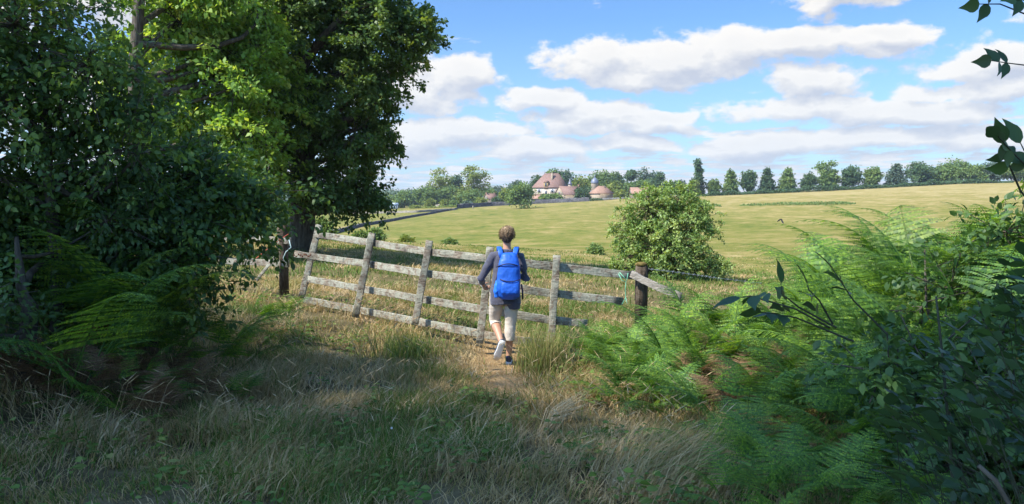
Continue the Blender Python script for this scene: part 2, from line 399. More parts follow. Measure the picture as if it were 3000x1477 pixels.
M_ghroof = mat('greenhouse_glass', (.60, .66, .70), 0.3, 0.5)
M_chim = mat('chimney_brick', plaster((.30, .19, .12), .3), 0.9, 0.1)

# ------------------------------------------------------------ ground
t = np.linspace(-1.75, 6.3, 420); ys = 10*np.sinh(t)+2; tx = np.linspace(-6.1, 6.1, 420); xs = 6.5*np.sinh(tx)
GX, GY = np.meshgrid(xs, ys); GZ = H(GX, GY); nx, ny = len(xs), len(ys)
idx = np.arange(nx*ny).reshape(ny, nx)
Q = np.stack([idx[:-1, :-1], idx[:-1, 1:], idx[1:, 1:], idx[1:, :-1]], -1).reshape(-1, 4)
gr = mesh('ground', np.stack([GX, GY, GZ], -1).reshape(-1, 3), [Q], M_ground, smooth=True); gr['kind'] = 'structure'

# ------------------------------------------------------------ foliage tools
T4 = (np.array([[0, 0, 0], [.45, .30, .06], [1, 0, -.06], [.45, -.30, .06]]), [(0, 3, 2, 1)])
TO = (np.array([[0, 0, 0], [.22, .13, .02], [.42, .30, .05], [.55, .17, .02], [.78, .30, .03], [1, 0, -.06], [.78, -.30, .03], [.55, -.17, .02], [.42, -.30, .05], [.22, -.13, .02]]), [(0, 9, 8, 7, 6, 5, 4, 3, 2, 1)])
T8 = (np.array([[0, 0, 0], [.25, .24, .05], [.25, 0, 0], [.25, -.24, .05], [.62, .26, .02], [.62, 0, -.04], [.62, -.26, .02], [1, 0, -.16]]),
      [(0, 2, 1), (0, 3, 2), (2, 5, 4, 1), (3, 6, 5, 2), (4, 5, 7), (6, 7, 5)])
def nrm(a): return a/(np.linalg.norm(a, axis=-1, keepdims=True)+1e-9)
def leafset(T, pos, d, nrmv, size, wid=1.0):
    tv, tf = T; n = len(pos)
    x = nrm(d); z = nrm(nrmv-(nrmv*x).sum(1)[:, None]*x); y = np.cross(z, x)
    size = np.broadcast_to(size, (n,)); wid = np.broadcast_to(wid, (n,))
    V = pos[:, None]+size[:, None, None]*(x[:, None]*tv[None, :, 0:1]+y[:, None]*(tv[None, :, 1:2]*wid[:, None, None])+z[:, None]*tv[None, :, 2:3])
    k = len(tv); by = {}
    for f in tf: by.setdefault(len(f), []).append(f)
    FS = [(np.arange(n)[:, None, None]*k+np.array(q)[None]).reshape(-1, len(q[0])) for q in by.values()]
    return V.reshape(-1, 3), FS, k
def sticks(A, B, ra, rb):
    """many straight three-sided twigs"""
    n = len(A); d = nrm(B-A); ref = np.where(np.abs(d[:, 2:3]) > .8, [[1., 0, 0]], [[0, 0, 1.]]); u = nrm(np.cross(d, ref)); v = np.cross(d, u)
    V = []
    for k in range(3):
        a = 2*PI*k/3; o = u*math.cos(a)+v*math.sin(a); V += [A+o*np.reshape(ra, (-1, 1)), B+o*np.reshape(rb, (-1, 1))]
    V = np.stack(V, 1).reshape(-1, 3); base = np.arange(n)[:, None]*6
    Fq = np.concatenate([base+np.array([[0, 2, 3, 1]]), base+np.array([[2, 4, 5, 3]]), base+np.array([[4, 0, 1, 5]])])
    return V, Fq
def curve(a, c, bend, n=6):
    a = np.asarray(a, float); c = np.asarray(c, float); s_ = np.linspace(0, 1, n)[:, None]
    return a*(1-s_)+c*s_+np.asarray(bend)*(s_*(1-s_)*4)
def tree(name, label, cat, trunk, tr, blobs, ncl, nlf, csig, ls, lm, bm_=None, seed=0, group=None, T=T4, wid=1.0, twigs=True, tintfn=None, inner=0.4, tint0=(0.5, 0.22), trunkname='trunk', flat=.65, bend=.12, limbr=.35, sl=0.0):
    rng = np.random.default_rng(seed); trunk = np.asarray(trunk, float); base = trunk[0]
    root = thing(name, label, cat, base, 0, group)
    bl = np.array(blobs, float); 
    if bl.shape[1] == 4: bl = np.concatenate([bl, bl[:, 3:4], bl[:, 3:4]*.85], 1)
    w = (bl[:, 3]*bl[:, 5]+bl[:, 4]*bl[:, 5]); w /= w.sum()
    bi = rng.choice(len(bl), ncl, p=w)
    dirs = nrm(rng.normal(size=(ncl, 3))); rad = rng.random(ncl)**inner
    cc = bl[bi, :3]+dirs*rad[:, None]*bl[bi, 3:6]
    # wood
    m = MB(); tt = np.linspace(0, 1, len(trunk)); tr_ = np.broadcast_to(np.asarray(tr, float), (len(trunk),)) if np.ndim(tr) else tr*(1-.75*tt)
    tr_ = np.array(tr_, float)
    m.tube(trunk, tr_, 12 if tr_[0] > .1 else 7, jit=tr_[0]*.05, rng=rng)
    br = MB()
    for q in bl:
        tz = trunk[:, 2]; want = min(q[2]-.35*abs(q[2]-base[2])*.6, tz[-1]); want = max(want, tz[0]+.12*(tz[-1]-tz[0]))
        k = np.interp(want, tz, np.arange(len(trunk))); i0 = int(min(k, len(trunk)-2)); fr = k-i0
        st_ = trunk[i0]*(1-fr)+trunk[i0+1]*fr; r0 = (tr_[i0]*(1-fr)+tr_[i0+1]*fr)
        P = curve(st_, q[:3], rng.normal(0, bend, 3)*np.linalg.norm(q[:3]-st_)+[0, 0, -.05], 6)
        r0 = min(r0*.75, max(.012, np.linalg.norm(q[:3]-st_)*limbr*.07+tr_[0]*.12)); br.tube(P, np.linspace(r0, r0*.3, 6), 6, cap=False)
    m.build(trunkname, bm_ or M_bark, root, smooth=True, off=base)
    br.build('limbs', bm_ or M_bark, root, smooth=True, off=base)
    # leaves
    n = ncl*nlf; ci = np.repeat(np.arange(ncl), nlf)
    jit = rng.normal(size=(n, 3))*np.array([1, 1, flat])*csig*(0.6+.8*rng.random(ncl))[ci][:, None]
    if sl:
        dc = nrm(dirs*.8+rng.normal(size=(ncl, 3))*.55+[0, 0, -.12]); u_ = rng.random(n); ln_ = sl*(.6+.8*rng.random(ncl)); sd_ = nrm(np.cross(dc, rng.normal(size=(ncl, 3))*.5+[0, 0, 1.]))
        br_ = sd_[ci]*(rng.choice([-1, 1], n)*rng.random(n)*(1-u_)*.55*ln_[ci])[:, None]
        jit = dc[ci]*(u_*ln_[ci])[:, None]-[0, 0, .25]*(u_**2*ln_[ci])[:, None]+br_+rng.normal(size=(n, 3))*csig*[1, 1, .6]
    pos = cc[ci]+jit; out = nrm(pos-bl[bi[ci], :3])
    d = nrm(nrm(jit)+.6*rng.normal(size=(n, 3))+out*.5+[0, 0, -.35]); nv = nrm(rng.normal(size=(n, 3))*.75+out*.5+[0, 0, .75])
    if sl: nv = nrm(rng.normal(size=(n, 3))*.5+out*.25+[0, 0, .9]); d = nrm(dc[ci]*.6+rng.normal(size=(n, 3))*.6+[0, 0, -.3])
    sz = ls*(.6+.7*rng.random(n))
    V, FS, k = leafset(T, pos, d, nv, sz, wid)
    tn = np.clip(tint0[0]+rng.normal(0, tint0[1]*.7, n)+rng.normal(0, tint0[1], ncl)[ci], 0, 1)
    if tintfn is not None: tn = np.clip(tn+tintfn(pos), 0, 1)
    o = mesh('crown', V, FS, lm, root, att=np.repeat(tn, k), off=base)
    if twigs:
        A = bl[bi, :3]*(.45)+cc*.55; sV, sF = sticks(np.concatenate([A, bl[bi, :3]]), np.concatenate([cc+(dc*ln_[:, None]*.7 if sl else dirs*csig*.5), A]), np.full(2*ncl, ls*.09), np.full(2*ncl, ls*.05))
        mesh('twigs', sV, [sF], M_twig, root, off=base)
    return root
def pb(lst, dy=0.0):
    """crown lobes given as (px, py, radius px, distance)"""
    out = []
    for q in lst:
        c = W(q[0], q[1], q[3]); r = q[2]/F*q[3]; out.append((c[0], c[1], c[2], r))
    return out

# ------------------------------------------------------------ tall trees
rng = np.random.default_rng(11)
OX = X(888, 25)
oz = float(H(OX, 25))
trunkO = [(OX, 25, oz-.15), (OX, 25, oz+.25), (OX+.02, 25, oz+1.2), (OX+.02, 25.05, oz+2.3), (OX+.1, 25.1, oz+4), (OX-.05, 25.1, oz+6), (OX+.1, 25, oz+8.5), (OX, 25, oz+11.5)]
ob = [(1185,60,85,25),(1090,90,100,24.2),(1010,40,110,25.8),(1150,215,72,25),(1070,250,92,24.3),(975,220,105,26),(1115,365,62,25),(1040,390,85,24.2),(955,410,88,25.8),
      (1075,480,58,24.6),(1095,560,38,25),(1020,540,72,25.4),(950,535,62,24),(1060,590,30,24.6),(885,330,95,24),(800,190,105,25.5),(825,60,110,24),(765,320,88,24.6),(800,450,76,25.6),(735,500,64,24.4),
      (855,520,60,25),(880,-60,150,25),(1060,-80,140,25),(960,-220,150,25),(700,60,90,25.6),(690,210,80,26),(1230,95,45,24.6),(1205,150,40,25.5),(900,590,40,26),(985,590,45,24.4),(1110,430,45,26)]
tree('oak_tree', 'tall dark green oak with thick trunk behind the left end of the fence', 'tree', trunkO,
     [.52, .44, .38, .35, .30, .24, .16, .05], pb(ob), 1500, 80, .075, .13, L_oak, seed=3, T=T4, wid=1.15, sl=.62, tint0=(.38, .16), inner=.5)
# sunlit maple to the left of the oak, with the slender trunk
ax = X(470, 21.5); az_ = float(H(ax, 21.5))
mb = [(520,60,110,21),(640,130,100,21.5),(600,250,105,22),(700,250,80,21),(520,330,90,21),(640,390,90,21.5),(720,380,70,21),(560,470,80,22),(670,510,75,21),(740,130,70,22),(420,180,100,22),(400,350,80,22),(610,10,90,22),
      (480,-90,160,21.5),(640,-70,100,21),(760,20,70,22),(800,150,72,23.2),(785,300,78,23),(815,430,62,23.3),(760,500,55,23),(840,250,45,23.6),(780,590,45,22),(700,600,45,21.4),(620,600,55,22)]  # brighter right-hand lobes stand in for the sunlit left side of the oak
tree('maple_tree', 'bright yellow-green sunlit tree with a slender bare trunk left of the oak', 'tree',
     [(ax, 19.8, az_-.1), (ax+.1, 19.8, az_+2), (ax+.3, 19.8, az_+5), (ax+.62, 19.9, az_+8.5), (ax+.5, 20.2, az_+11)], [.17, .15, .13, .11, .05], pb(mb), 740, 66, .09, .15, L_oakl, seed=8, wid=1.1, sl=.75, tint0=(.5, .2), inner=.5)
# mostly unseen shade tree; crown lobes set toward the sun to shade the foreground
bz = float(H(-9.5, 1.0))
sh = []
for gx, gy, gr0, hh in [(-4.6,9.2,2.0,15),(-2.9,6.4,2.9,16),(-.3,4.6,2.3,15),(2.4,3.2,2.5,16),(5.2,2.8,2.4,15),(-4.8,4.6,2.2,14),(-3,2,3.2,15),(.2,1.6,2.4,17),(4.3,4.4,1.9,14),(2.6,5.4,.9,15),(-6.8,8.2,1.8,13),(7.5,3.4,2.4,14)]:
    sh.append((gx+SUN_H[0]*.84*hh, gy+SUN_H[1]*.84*hh, hh, gr0))
sh += pb([(-40,-60,230,7.0)])
tree('beech_tree', 'big beech mostly out of view, crown shaped to shade the foreground, one bough in the upper left corner', 'tree',
     [(-14.5, 2, bz-.1), (-14.4, 2, bz+3), (-14.2, 2.2, bz+7), (-14, 2, bz+11), (-13.8, 2, bz+16)], [.5, .42, .36, .3, .1], sh, 1700, 44, .45, .13, L_dark, seed=21, T=T8, wid=1.3, tint0=(.45, .2), inner=.5)
# near shaded hornbeam thicket on the left bank
def near_shrub(name, label, px, Y, lst, ncl, nlf, seed, ls=.058, lm=L_dark, t0=(.50, .22), csig=.13, **k):
    x = X(px, Y); z = float(H(x, Y)); top = max(q[2] for q in lst)
    return tree(name, label, 'shrub' if 'shrub' in name else 'tree', [(x, Y, z-.05), (x+.05, Y, z+.6), (x, Y, z+(top-z)*.55), (x-.03, Y, z+(top-z)*.9)], [.07, .06, .045, .015] if px < 2000 else [.022, .018, .012, .005], lst, ncl, nlf, csig, ls, lm, seed=seed, T=T8, tint0=t0, **k)
near_shrub('hornbeam_tree', 'dark shaded hornbeam with arching leafy twigs at the left edge', 150, 6.6,
     pb([(40,70,130,6.4),(170,60,120,6.8),(330,330,110,7.0),(20,300,80,6.2),(250,190,80,6.4),(90,180,100,7.2),(380,230,60,7.2),(-60,500,160,6.4),(200,440,110,7.2),(20,560,130,6.8),(360,440,90,6.6),(-120,200,180,6.4),(450,370,60,6.8)]), 520, 42, 31, csig=.035, sl=.50)
near_shrub('hazel_shrub', 'shaded hazel shrub leaning out over the old rail fence left of the oak trunk', 430, 7.6,
     pb([(490,530,95,7.6),(600,540,70,7.9),(640,600,85,7.7),(560,640,80,7.3),(720,600,50,8.0),(430,620,110,7.2),(770,560,38,8.2),(540,760,60,7.0),(300,620,130,7.4),(400,760,110,7.0)]), 460, 42, 33, ls=.066, t0=(.48, .22), csig=.035, sl=.48)
near_shrub('hawthorn_shrub', 'low dense hawthorn shrub in deep shade on the left bank under the hornbeam', 60, 6.0,
     pb([(-60,700,190,6.8),(120,640,170,7.0),(0,860,130,6.6),(280,740,110,7.2),(320,640,110,6.6),(-150,900,180,5.4)]), 330, 40, 35, ls=.05, t0=(.25, .16), csig=.04, sl=.35)

# ------------------------------------------------------------ sunny bush beyond the fence
bx = X(1985, 26); bzz = float(H(bx, 26))
bb = pb([(1990,640,95,26),(1900,610,75,25.6),(1960,590,62,26.3),(2050,650,70,26),(1860,690,75,26),(1840,750,55,25.6),(1950,720,95,25.3),(2040,730,75,25.6),(2085,780,50,25.6),(1990,790,70,25.2),(1900,780,60,25.4),(1830,640,42,26),(2070,600,30,26),(1900,575,32,26),(2110,790,34,25.4),(2010,560,30,26.2),(1800,770,26,25.8)])
tree('round_bush', 'large round sunlit bush with pale green leaves standing alone in the pasture behind the fence', 'bush',
     [(bx, 26, bzz-.05), (bx-.1, 26, bzz+.5), (bx-.15, 26, bzz+1.1), (bx-.1, 26, bzz+1.7)], [.13, .11, .09, .05], bb, 900, 40, .05, .088, L_pear, seed=41, wid=1.05, sl=.26, tint0=(.5, .25), inner=.55, trunkname='trunk', limbr=.5)
for k, (px, Y, py, r, lm, lab) in enumerate([(940, 36, 672, 40, L_far, 'small green shrub just right of the oak trunk'), (905, 38, 700, 28, L_farD, 'low dark shrub at the right foot of the oak trunk'),
        (1055, 60, 692, 17, L_far, 'low rounded shrub above the second fence post'), (1100, 62, 690, 26, L_far, 'low green shrub right of the second fence post'), (1190, 64, 705, 20, L_farY, 'faint low shrub between the second and third fence posts'),
        (1320, 62, 722, 20, L_far, 'flat low shrub behind the top rail left of the walker'), (1745, 45, 778, 22, L_far, 'tiny shrub behind the top rail left of the round bush'), (800, 60, 640, 60, L_farY, 'light green bushy tree seen left of the oak trunk'),
        (830, 50, 660, 30, L_farD, 'darker shrub touching the left edge of the oak trunk')]):
    x = X(px, Y); z = float(H(x, Y)); c = W(px, py, Y); r_ = r/F*Y; zz = max(c[2], z+.4*r_)
    tree('low_shrub', lab, 'shrub', [(x, Y, z-.05), (x, Y, z+.2*r_), (x, Y, zz)], .06, [(x-r_*.4, Y, zz, r_*.65), (x+r_*.4, Y, zz-.1*r_, r_*.62), (x, Y+.2, zz+.25*r_, r_*.6), (x, Y, zz-.45*r_, r_*.8)], 130, 22, r_*.16, .14 if Y < 50 else .2, lm, seed=50+k, trunkname='stem', twigs=False)

# ------------------------------------------------------------ far trees
def fartree(px, top, w, Y, kind, lm, lab, seed, name='tree', base=None, group=None, dens=1.0):
    w = w*.86 if name == 'row_tree' else w
    r = np.random.default_rng(seed); x = X(px, Y); z = float(H(x, Y)) if base is None else float(W(px, base, Y)[2])
    zt = W(px, top, Y)[2]; h = zt-z; R_ = w/2/F*Y; bl = []
    if kind == 'round':
        z0 = z+h*.06
        for i in range(13):
            a = r.random()*2*PI; q = (i+.5)/13; zz = z0+(zt-z0)*(.16+.68*q); pr = R_*math.sqrt(max(.05, 1-(abs(q-.42)/.66)**2))*.62
            bl.append((x+pr*math.cos(a), Y+pr*math.sin(a), zz, R_*.55, R_*.55, h*.19))
        bl.append((x, Y, z0+.5*(zt-z0), R_*.7, R_*.7, h*.33))
    elif kind == 'cone':
        z0 = z+h*.04
        for i in range(14):
            a = i*2.4+r.random(); q = i/13; zz = z0+(zt-z0)*(.10+.80*q); pr = R_*(1-q)**.6*.55
            bl.append((x+pr*math.cos(a), Y+pr*math.sin(a), zz, R_*(.28+.45*(1-q)), R_*(.28+.45*(1-q)), h*.15))
    elif kind == 'column':
        for i in range(15):
            q = i/14; zz = z+h*(.08+.86*q); rr = R_*(1-.55*q if q < .5 else .52-.15*q)+0; a = r.random()*6.28
            bl.append((x+rr*.35*math.cos(a)+(.1*R_ if q > .5 else 0), Y+rr*.35*math.sin(a), zz, rr*.7, rr*.7, h*.08))
    elif kind == 'open':
        for i in range(17):
            a = r.random()*6.28; q = .26+.7*r.random(); zz = z+h*q; pr = R_*(.35+.5*r.random())*math.sqrt(max(.1, 1-((q-.6)/.5)**2))
            bl.append((x+pr*math.cos(a), Y+pr*math.sin(a), zz, R_*.30, R_*.30, h*.085))
        bl.append((x, Y, z+h*.55, R_*.4, R_*.4, h*.25))
    elif kind == 'bush':
        for i in range(9):
            a = r.random()*6.28; pr = R_*.55*r.random()**.5; bl.append((x+pr*math.cos(a), Y+pr*math.sin(a), z+h*(.15+.6*r.random()), R_*.55, R_*.55, h*.3))
    elif kind == 'flat':
        for i in range(12):
            q = r.random(); pr = R_*(.2+.65*r.random())*(1.0-.4*q); a = r.random()*6.28
            bl.append((x+pr*math.cos(a), Y+pr*math.sin(a), z+h*(.35+.58*q), R_*.36, R_*.36, h*.045))
    th = h*(.75 if kind != 'bush' else .4)
    lf = .0022*Y*(1.0 if w > 40 else .85)
    ncl = int(np.clip(w*h/F*Y/3*2.2, 300, 800)*dens*(.6 if kind in ('flat', 'open') else 1))
    return tree(name, lab, 'bush' if name.endswith(('bush', 'shrub')) else 'tree', [(x, Y, z-.3), (x+.1, Y, z+th*.35), (x-.1, Y, z+th*.7), (x, Y, z+th)], max(.12, h*.022), bl, ncl, 13, R_*.09+.12, lf, lm, M_twig if kind != 'open' else M_bark,
                seed=seed, twigs=False, group=group, wid=1.5, tint0=(.45, .2), inner=.42, limbr=.12)
G1 = 'trees in the row along the crest hedge'
FT = [
 (2040,468,50,385,'column',L_farD,'tall narrow spire-shaped tree at the left end of the hedge row','spire_tree',G1),
 (2030,528,34,380,'bush',L_farY,'light green bush hugging the left foot of the tall spire-shaped tree','hedge_bush',None),
 (2088,527,38,384,'round',L_far,'small rounded tree just right of the tall spire-shaped tree','row_tree',G1),
 (2138,500,48,384,'cone',L_far,'light conical tree, second of the even row after the small rounded one','row_tree',G1),
 (2190,499,50,384,'round',L_farD,'darker egg-shaped tree between two lighter cones in the row','row_tree',G1),
 (2243,495,48,384,'cone',L_farD,'pointed egg-shaped tree in the middle of the even row, left of the broad one','row_tree',G1),
 (2303,497,62,384,'cone',L_far,'broad conical light green tree left of the smaller dark one in the row','row_tree',G1),
 (2364,506,46,384,'round',L_farD,'smaller dark tree touching the big irregular tree from the left','row_tree',G1),
 (2416,473,82,386,'open',L_far,'big irregular tree with ragged crown rising above its row','row_tree',G1),
 (2424,510,62,384,'round',L_far,'dense rounded lower tree standing before the big ragged one','row_tree',G1),
 (2489,484,56,384,'round',L_farD,'dark rounded tree right of the big ragged tree','row_tree',G1),
 (2548,490,58,384,'round',L_far,'squat rounded tree second right of the big ragged tree','row_tree',G1),
 (2618,481,60,384,'cone',L_farB,'bluish rounded tree standing alone before the right-hand clump','row_tree',G1),
 (2690,476,80,384,'round',L_farD,'dark left tree of the dense clump at the right end of the crest','clump_tree',None),
 (2752,490,70,390,'round',L_far,'low middle tree of the dense clump at the right of the crest','clump_tree',None),
 (2795,466,90,388,'round',L_far,'tallest tree of the dense clump at the right of the crest','clump_tree',None),
 (2842,484,60,384,'round',L_far,'small light tree at the right side of the crest clump','clump_tree',None),
 (2890,474,60,392,'round',L_farB,'pale far tree half hidden by the elder at the right','clump_tree',None),
 (2955,480,90,392,'round',L_far,'last tree of the crest, behind the elder leaves','clump_tree',None),
 (1965,530,40,420,'round',L_farD,'round tree above the round bush, left of the spire-shaped tree','park_tree',None),
 (1990,527,34,425,'round',L_farB,'bluish small tree just left of the spire-shaped tree','park_tree',None),
 (1930,508,48,430,'cone',L_farD,'dark pine at the right end of the park wood','park_tree',None),
 (1893,495,72,438,'round',L_farB,'big bluish tree between the cedar and the dark pine','park_tree',None),
 (1848,497,58,440,'flat',L_farD,'flat-tiered cedar standing right of the domed tower','cedar_tree',None),
 (1760,496,90,440,'round',L_far,'broad tree rising behind the domed tower','park_tree',None),
 (1806,505,56,438,'round',L_farD,'darker tree right of the broad tree behind the domed tower','park_tree',None),
 (1785,532,60,420,'bush',L_farY,'clipped leafy row tree right above the hipped farmhouse roof','park_tree',None),
 (1835,532,70,420,'bush',L_far,'clipped leafy row tree right of the hipped farmhouse','park_tree',None),
 (1880,530,60,421,'bush',L_far,'right-hand clipped tree of the leafy park row','park_tree',None),
 (1812,558,34,402,'bush',L_farY,'small light green bush right of the hipped farmhouse','farm_bush',None),
 (1655,496,80,450,'round',L_farD,'dark big tree behind the right side of the manor roof','park_tree',None),
 (1622,493,60,452,'round',L_far,'light green tree top showing over the manor ridge','park_tree',None),
 (1570,514,50,446,'round',L_farD,'tree showing left of the manor roof','park_tree',None),
 (1702,520,60,430,'round',L_farY,'yellowish tree between the manor and the domed tower','park_tree',None),
 (1704,549,48,396,'round',L_farD,'dark round tree before the gap between barn and farmhouse','farm_tree',None),
 (1614,569,58,394,'round',L_far,'leafy garden tree in front of the manor ground floor','farm_tree',None),
 (1640,575,36,393,'bush',L_farD,'low bush before the left foot of the barn gable','farm_bush',None),
 (1528,537,84,322,'round',L_far,'dense isolated tree before the garden wall left of the manor','wall_tree',None),
 (1513,530,52,425,'round',L_farB,'pale bluish tree top behind the isolated wall tree','park_tree',None),
 (1475,554,42,395,'round',L_farY,'light green tree left of the isolated wall tree','garden_tree',None),
 (1294,494,82,440,'open',L_farY,'tall airy poplar-like tree, left one of the pair','airy_tree',None),
 (1388,488,96,440,'open',L_farY,'tall airy tree with wide crown, right one of the pair','airy_tree',None),
 (1340,512,46,450,'round',L_farD,'dark narrow tree between the two tall airy trees','garden_tree',None),
 (1187,560,52,415,'round',L_far,'rounded tree right of the greenhouse','garden_tree',None),
 (1245,545,66,425,'round',L_far,'wide leafy tree at the left foot of the airy pair','garden_tree',None),
 (1262,584,32,395,'bush',L_farY,'round yellowish shrub on the lawn behind the pale wall','garden_bush',None),
 (1303,585,28,395,'bush',L_farY,'small globe-shaped shrub on the lawn right of the yellowish one','garden_bush',None),
 (1330,590,30,394,'bush',L_far,'low spreading bush right of the globe-shaped shrub','garden_bush',None),
 (1310,548,70,430,'round',L_far,'dense green tree below the left airy tree','garden_tree',None),
 (1378,556,62,422,'round',L_far,'dense green tree below the right airy tree','garden_tree',None),
 (1345,545,40,428,'bush',L_farY,'bright yellow-green tree low between the airy pair','garden_tree',None),
 (1408,582,34,392,'bush',L_farY,'bright yellow shrub left of the small cottage','garden_bush',None),
 (1372,592,30,391,'bush',L_farB,'greyish shrub near the corner of the stone walls','garden_bush',None),
 (1216,606,32,388,'bush',L_farY,'pale low shrub behind the pale stone wall','garden_bush',None),
 (1455,580,26,392,'bush',L_farD,'dark shrub right of the small cottage','garden_bush',None),
 (1455,543,66,520,'round',L_farB,'distant dark tree group behind the small cottage','park_tree',None),
 (1430,552,40,480,'round',L_far,'round tree behind the small cottage roof','park_tree',None),
 (1140,576,50,430,'round',L_far,'tree behind the left end of the greenhouse','garden_tree',None),
 (1215,560,40,520,'round',L_farB,'pale distant tree above the rounded garden tree','park_tree',None),
 (720,585,90,330,'round',L_far,'broad distant tree left of the oak trunk under its crown','valley_tree',None),
 (960,590,80,420,'round',L_far,'distant tree right of the oak trunk under the crown','valley_tree',None),
 (1050,590,80,425,'round',L_farD,'distant dark tree under the right side of the oak crown','valley_tree',None),
 (620,600,80,300,'round',L_far,'distant tree glimpsed far left between the hazel leaves','valley_tree',None),
]
for k, q in enumerate(FT):
    fartree(q[0], q[1], q[2], q[3], q[4], q[5], q[6], 100+k, q[7], None, q[8])
# far-off wood: one mass nobody could count
rng = np.random.default_rng(77); cl = []
for i in range(520):
    Y = 560+rng.random()*420; px = 560+rng.random()*980; x = X(px, Y); cl.append((x, Y, float(H(x, Y))+3+rng.random()*3.5, 6+rng.random()*3))
for i in range(260):
    Y = 430+rng.random()*80; px = 520+rng.random()*640; x = X(px, Y); cl.append((x, Y, float(H(x, Y))+2+rng.random()*4, 3+rng.random()*2.5))
cl = np.array(cl); n = 70; ci = np.repeat(np.arange(len(cl)), n)
dd = nrm(rng.normal(size=(len(ci), 3))); pos = cl[ci, :3]+dd*cl[ci, 3:4]*np.array([1, 1, .75])*(rng.random(len(ci))**.3)[:, None]
V, FS, k = leafset(T4, pos, nrm(rng.normal(size=pos.shape)), nrm(dd+[0, 0, .5]), 1.5*(.7+.6*rng.random(len(ci))), 1.6)
o = mesh('distant_wood', V, FS, L_farB, att=np.repeat(np.clip(.4+rng.normal(0, .15, len(ci))+.2*(rng.random(len(cl))-.5)[ci], 0, 1), k)); o['kind'] = 'stuff'; tag(o, 'far hazy wood on the low ridge behind the gardens', 'wood')
# crest hedge (a thing) and reed strip (stuff)
def hedge(name, lab, pts, hgt, wd, n, ls, lm, seed, kind=None, base=0.0, cat='hedge'):
    r = np.random.default_rng(seed); P = np.array(pts, float); s_ = r.random(n)*(len(P)-1); i = np.minimum(s_.astype(int), len(P)-2); f = (s_-i)[:, None]
    px = (P[i, 0:1]*(1-f)+P[i+1, 0:1]*f)[:, 0]; Y = (P[i, 1:2]*(1-f)+P[i+1, 1:2]*f)[:, 0]+r.normal(0, wd, n); x = X(px, Y)
    hh = hgt*(.35+1.2*vn(x, Y, .22, seed))*np.clip(.25+5*np.minimum(s_, len(P)-1-s_)/(len(P)-1), 0, 1); z = H(x, Y)+hh*r.random(n)**.7+base
    V, FS, k = leafset(T4, np.stack([x, Y, z], 1), nrm(r.normal(size=(n, 3))+[0, 0, .3]), nrm(r.normal(size=(n, 3))+[0, -.3, .8]), ls*(.7+.6*r.random(n)), 1.5)
    o = mesh(name, V, FS, lm, att=np.repeat(np.clip(.4+r.normal(0, .2, n), 0, 1), k)); tag(o, lab, cat)
    if kind: o['kind'] = kind
    return o
hedge('crest_hedge', 'long low dark hedge running along the crest under the row of trees', [(2005, 378), (2300, 378), (2600, 378), (2960, 378)], 1.9, .9, 16000, .55, L_farD, 1)
hedge('lawn_hedge', 'short low hedge at the foot of the hipped farmhouse', [(1727, 388), (1765, 388)], 1.5, .6, 500, .5, L_farD, 2)
hedge('reed_strip', 'dark green strip of reeds crossing the upper pasture', [(p, Yat(p, q)) for p, q in ((2165, 603), (2300, 601), (2400, 600), (2502, 598))], .6, 1.8, 1800, .40, L_far, 3, 'stuff', cat='reeds')
hedge('weed_strip', 'short pale green weed patch left of the reed strip', [(p, Yat(p, 605)) for p in (2035, 2110)], .6, 1.5, 420, .4, L_far, 4, 'stuff', cat='weeds')
hedge('wall_weeds', 'low tangled weeds along the foot of the dark garden wall', [(1235, 378), (1440, 384)], .9, 1.0, 1400, .5, L_farY, 6, 'stuff', cat='weeds')

# ------------------------------------------------------------ stone walls of the estate
def stone_wall(name, lab, pts, h, w, mt, seed):
    r = np.random.default_rng(seed); P = []
    for (a, c) in zip(pts[:-1], pts[1:]):
        m_ = max(2, int(math.hypot(X(c[0], c[1])-X(a[0], a[1]), c[1]-a[1])/1.5))
        for i in range(m_): f = i/m_; P.append((a[0]*(1-f)+c[0]*f, a[1]*(1-f)+c[1]*f))
    P.append(pts[-1]); P = np.array(P); x = X(P[:, 0], P[:, 1]); y = P[:, 1]; z = H(x, y)
    b0 = np.stack([x, y, z], 1); T = nrm(np.gradient(b0, axis=0)*[1, 1, 0]); Nn = np.stack([-T[:, 1], T[:, 0], T[:, 0]*0], 1)
    hh = h*(1+r.normal(0, .05, len(x)))
    V = np.concatenate([b0-Nn*w/2-[0, 0, .5], b0-Nn*w/2+np.outer(hh*.93, [0, 0, 1]), b0-Nn*w*.2+np.outer(hh, [0, 0, 1]), b0+Nn*w*.2+np.outer(hh, [0, 0, 1]), b0+Nn*w/2+np.outer(hh*.93, [0, 0, 1]), b0+Nn*w/2-[0, 0, .5]])
    V += r.normal(0, .03, V.shape); n = len(x); Fq = []
    for k in range(5):
        for i in range(n-1): Fq.append((k*n+i, k*n+i+1, (k+1)*n+i+1, (k+1)*n+i))
    o = mesh(name, V, [np.array(Fq)], mt); return tag(o, lab, 'wall')
stone_wall('field_wall', 'dark dry-stone wall climbing diagonally across the pasture', [(p, Yat(p, q, 70, 370)) for p, q in ((930, 697), (985, 684), (1100, 657), (1180, 642), (1270, 626), (1340, 613.5))], .75, .5, M_dstone, 1)
stone_wall('garden_wall', 'long dark grey garden wall in front of the manor', [(1340, 353), (1380, 366), (1440, 380), (1520, 386), (1620, 388), (1725, 386)], 1.9, .6, M_dstone, 2)
stone_wall('lawn_wall', 'low pale stone wall below the garden trees at left', [(p, Yat(p, q, 120, 380)) for p, q in ((985, 628), (1100, 626), (1220, 623), (1332, 616))], .85, .6, M_pstone, 3)
stone_wall('inner_wall', 'low brown wall behind the globe-shaped shrub', [(1270, 410), (1372, 402)], 1.3, .5, M_pstone, 4)

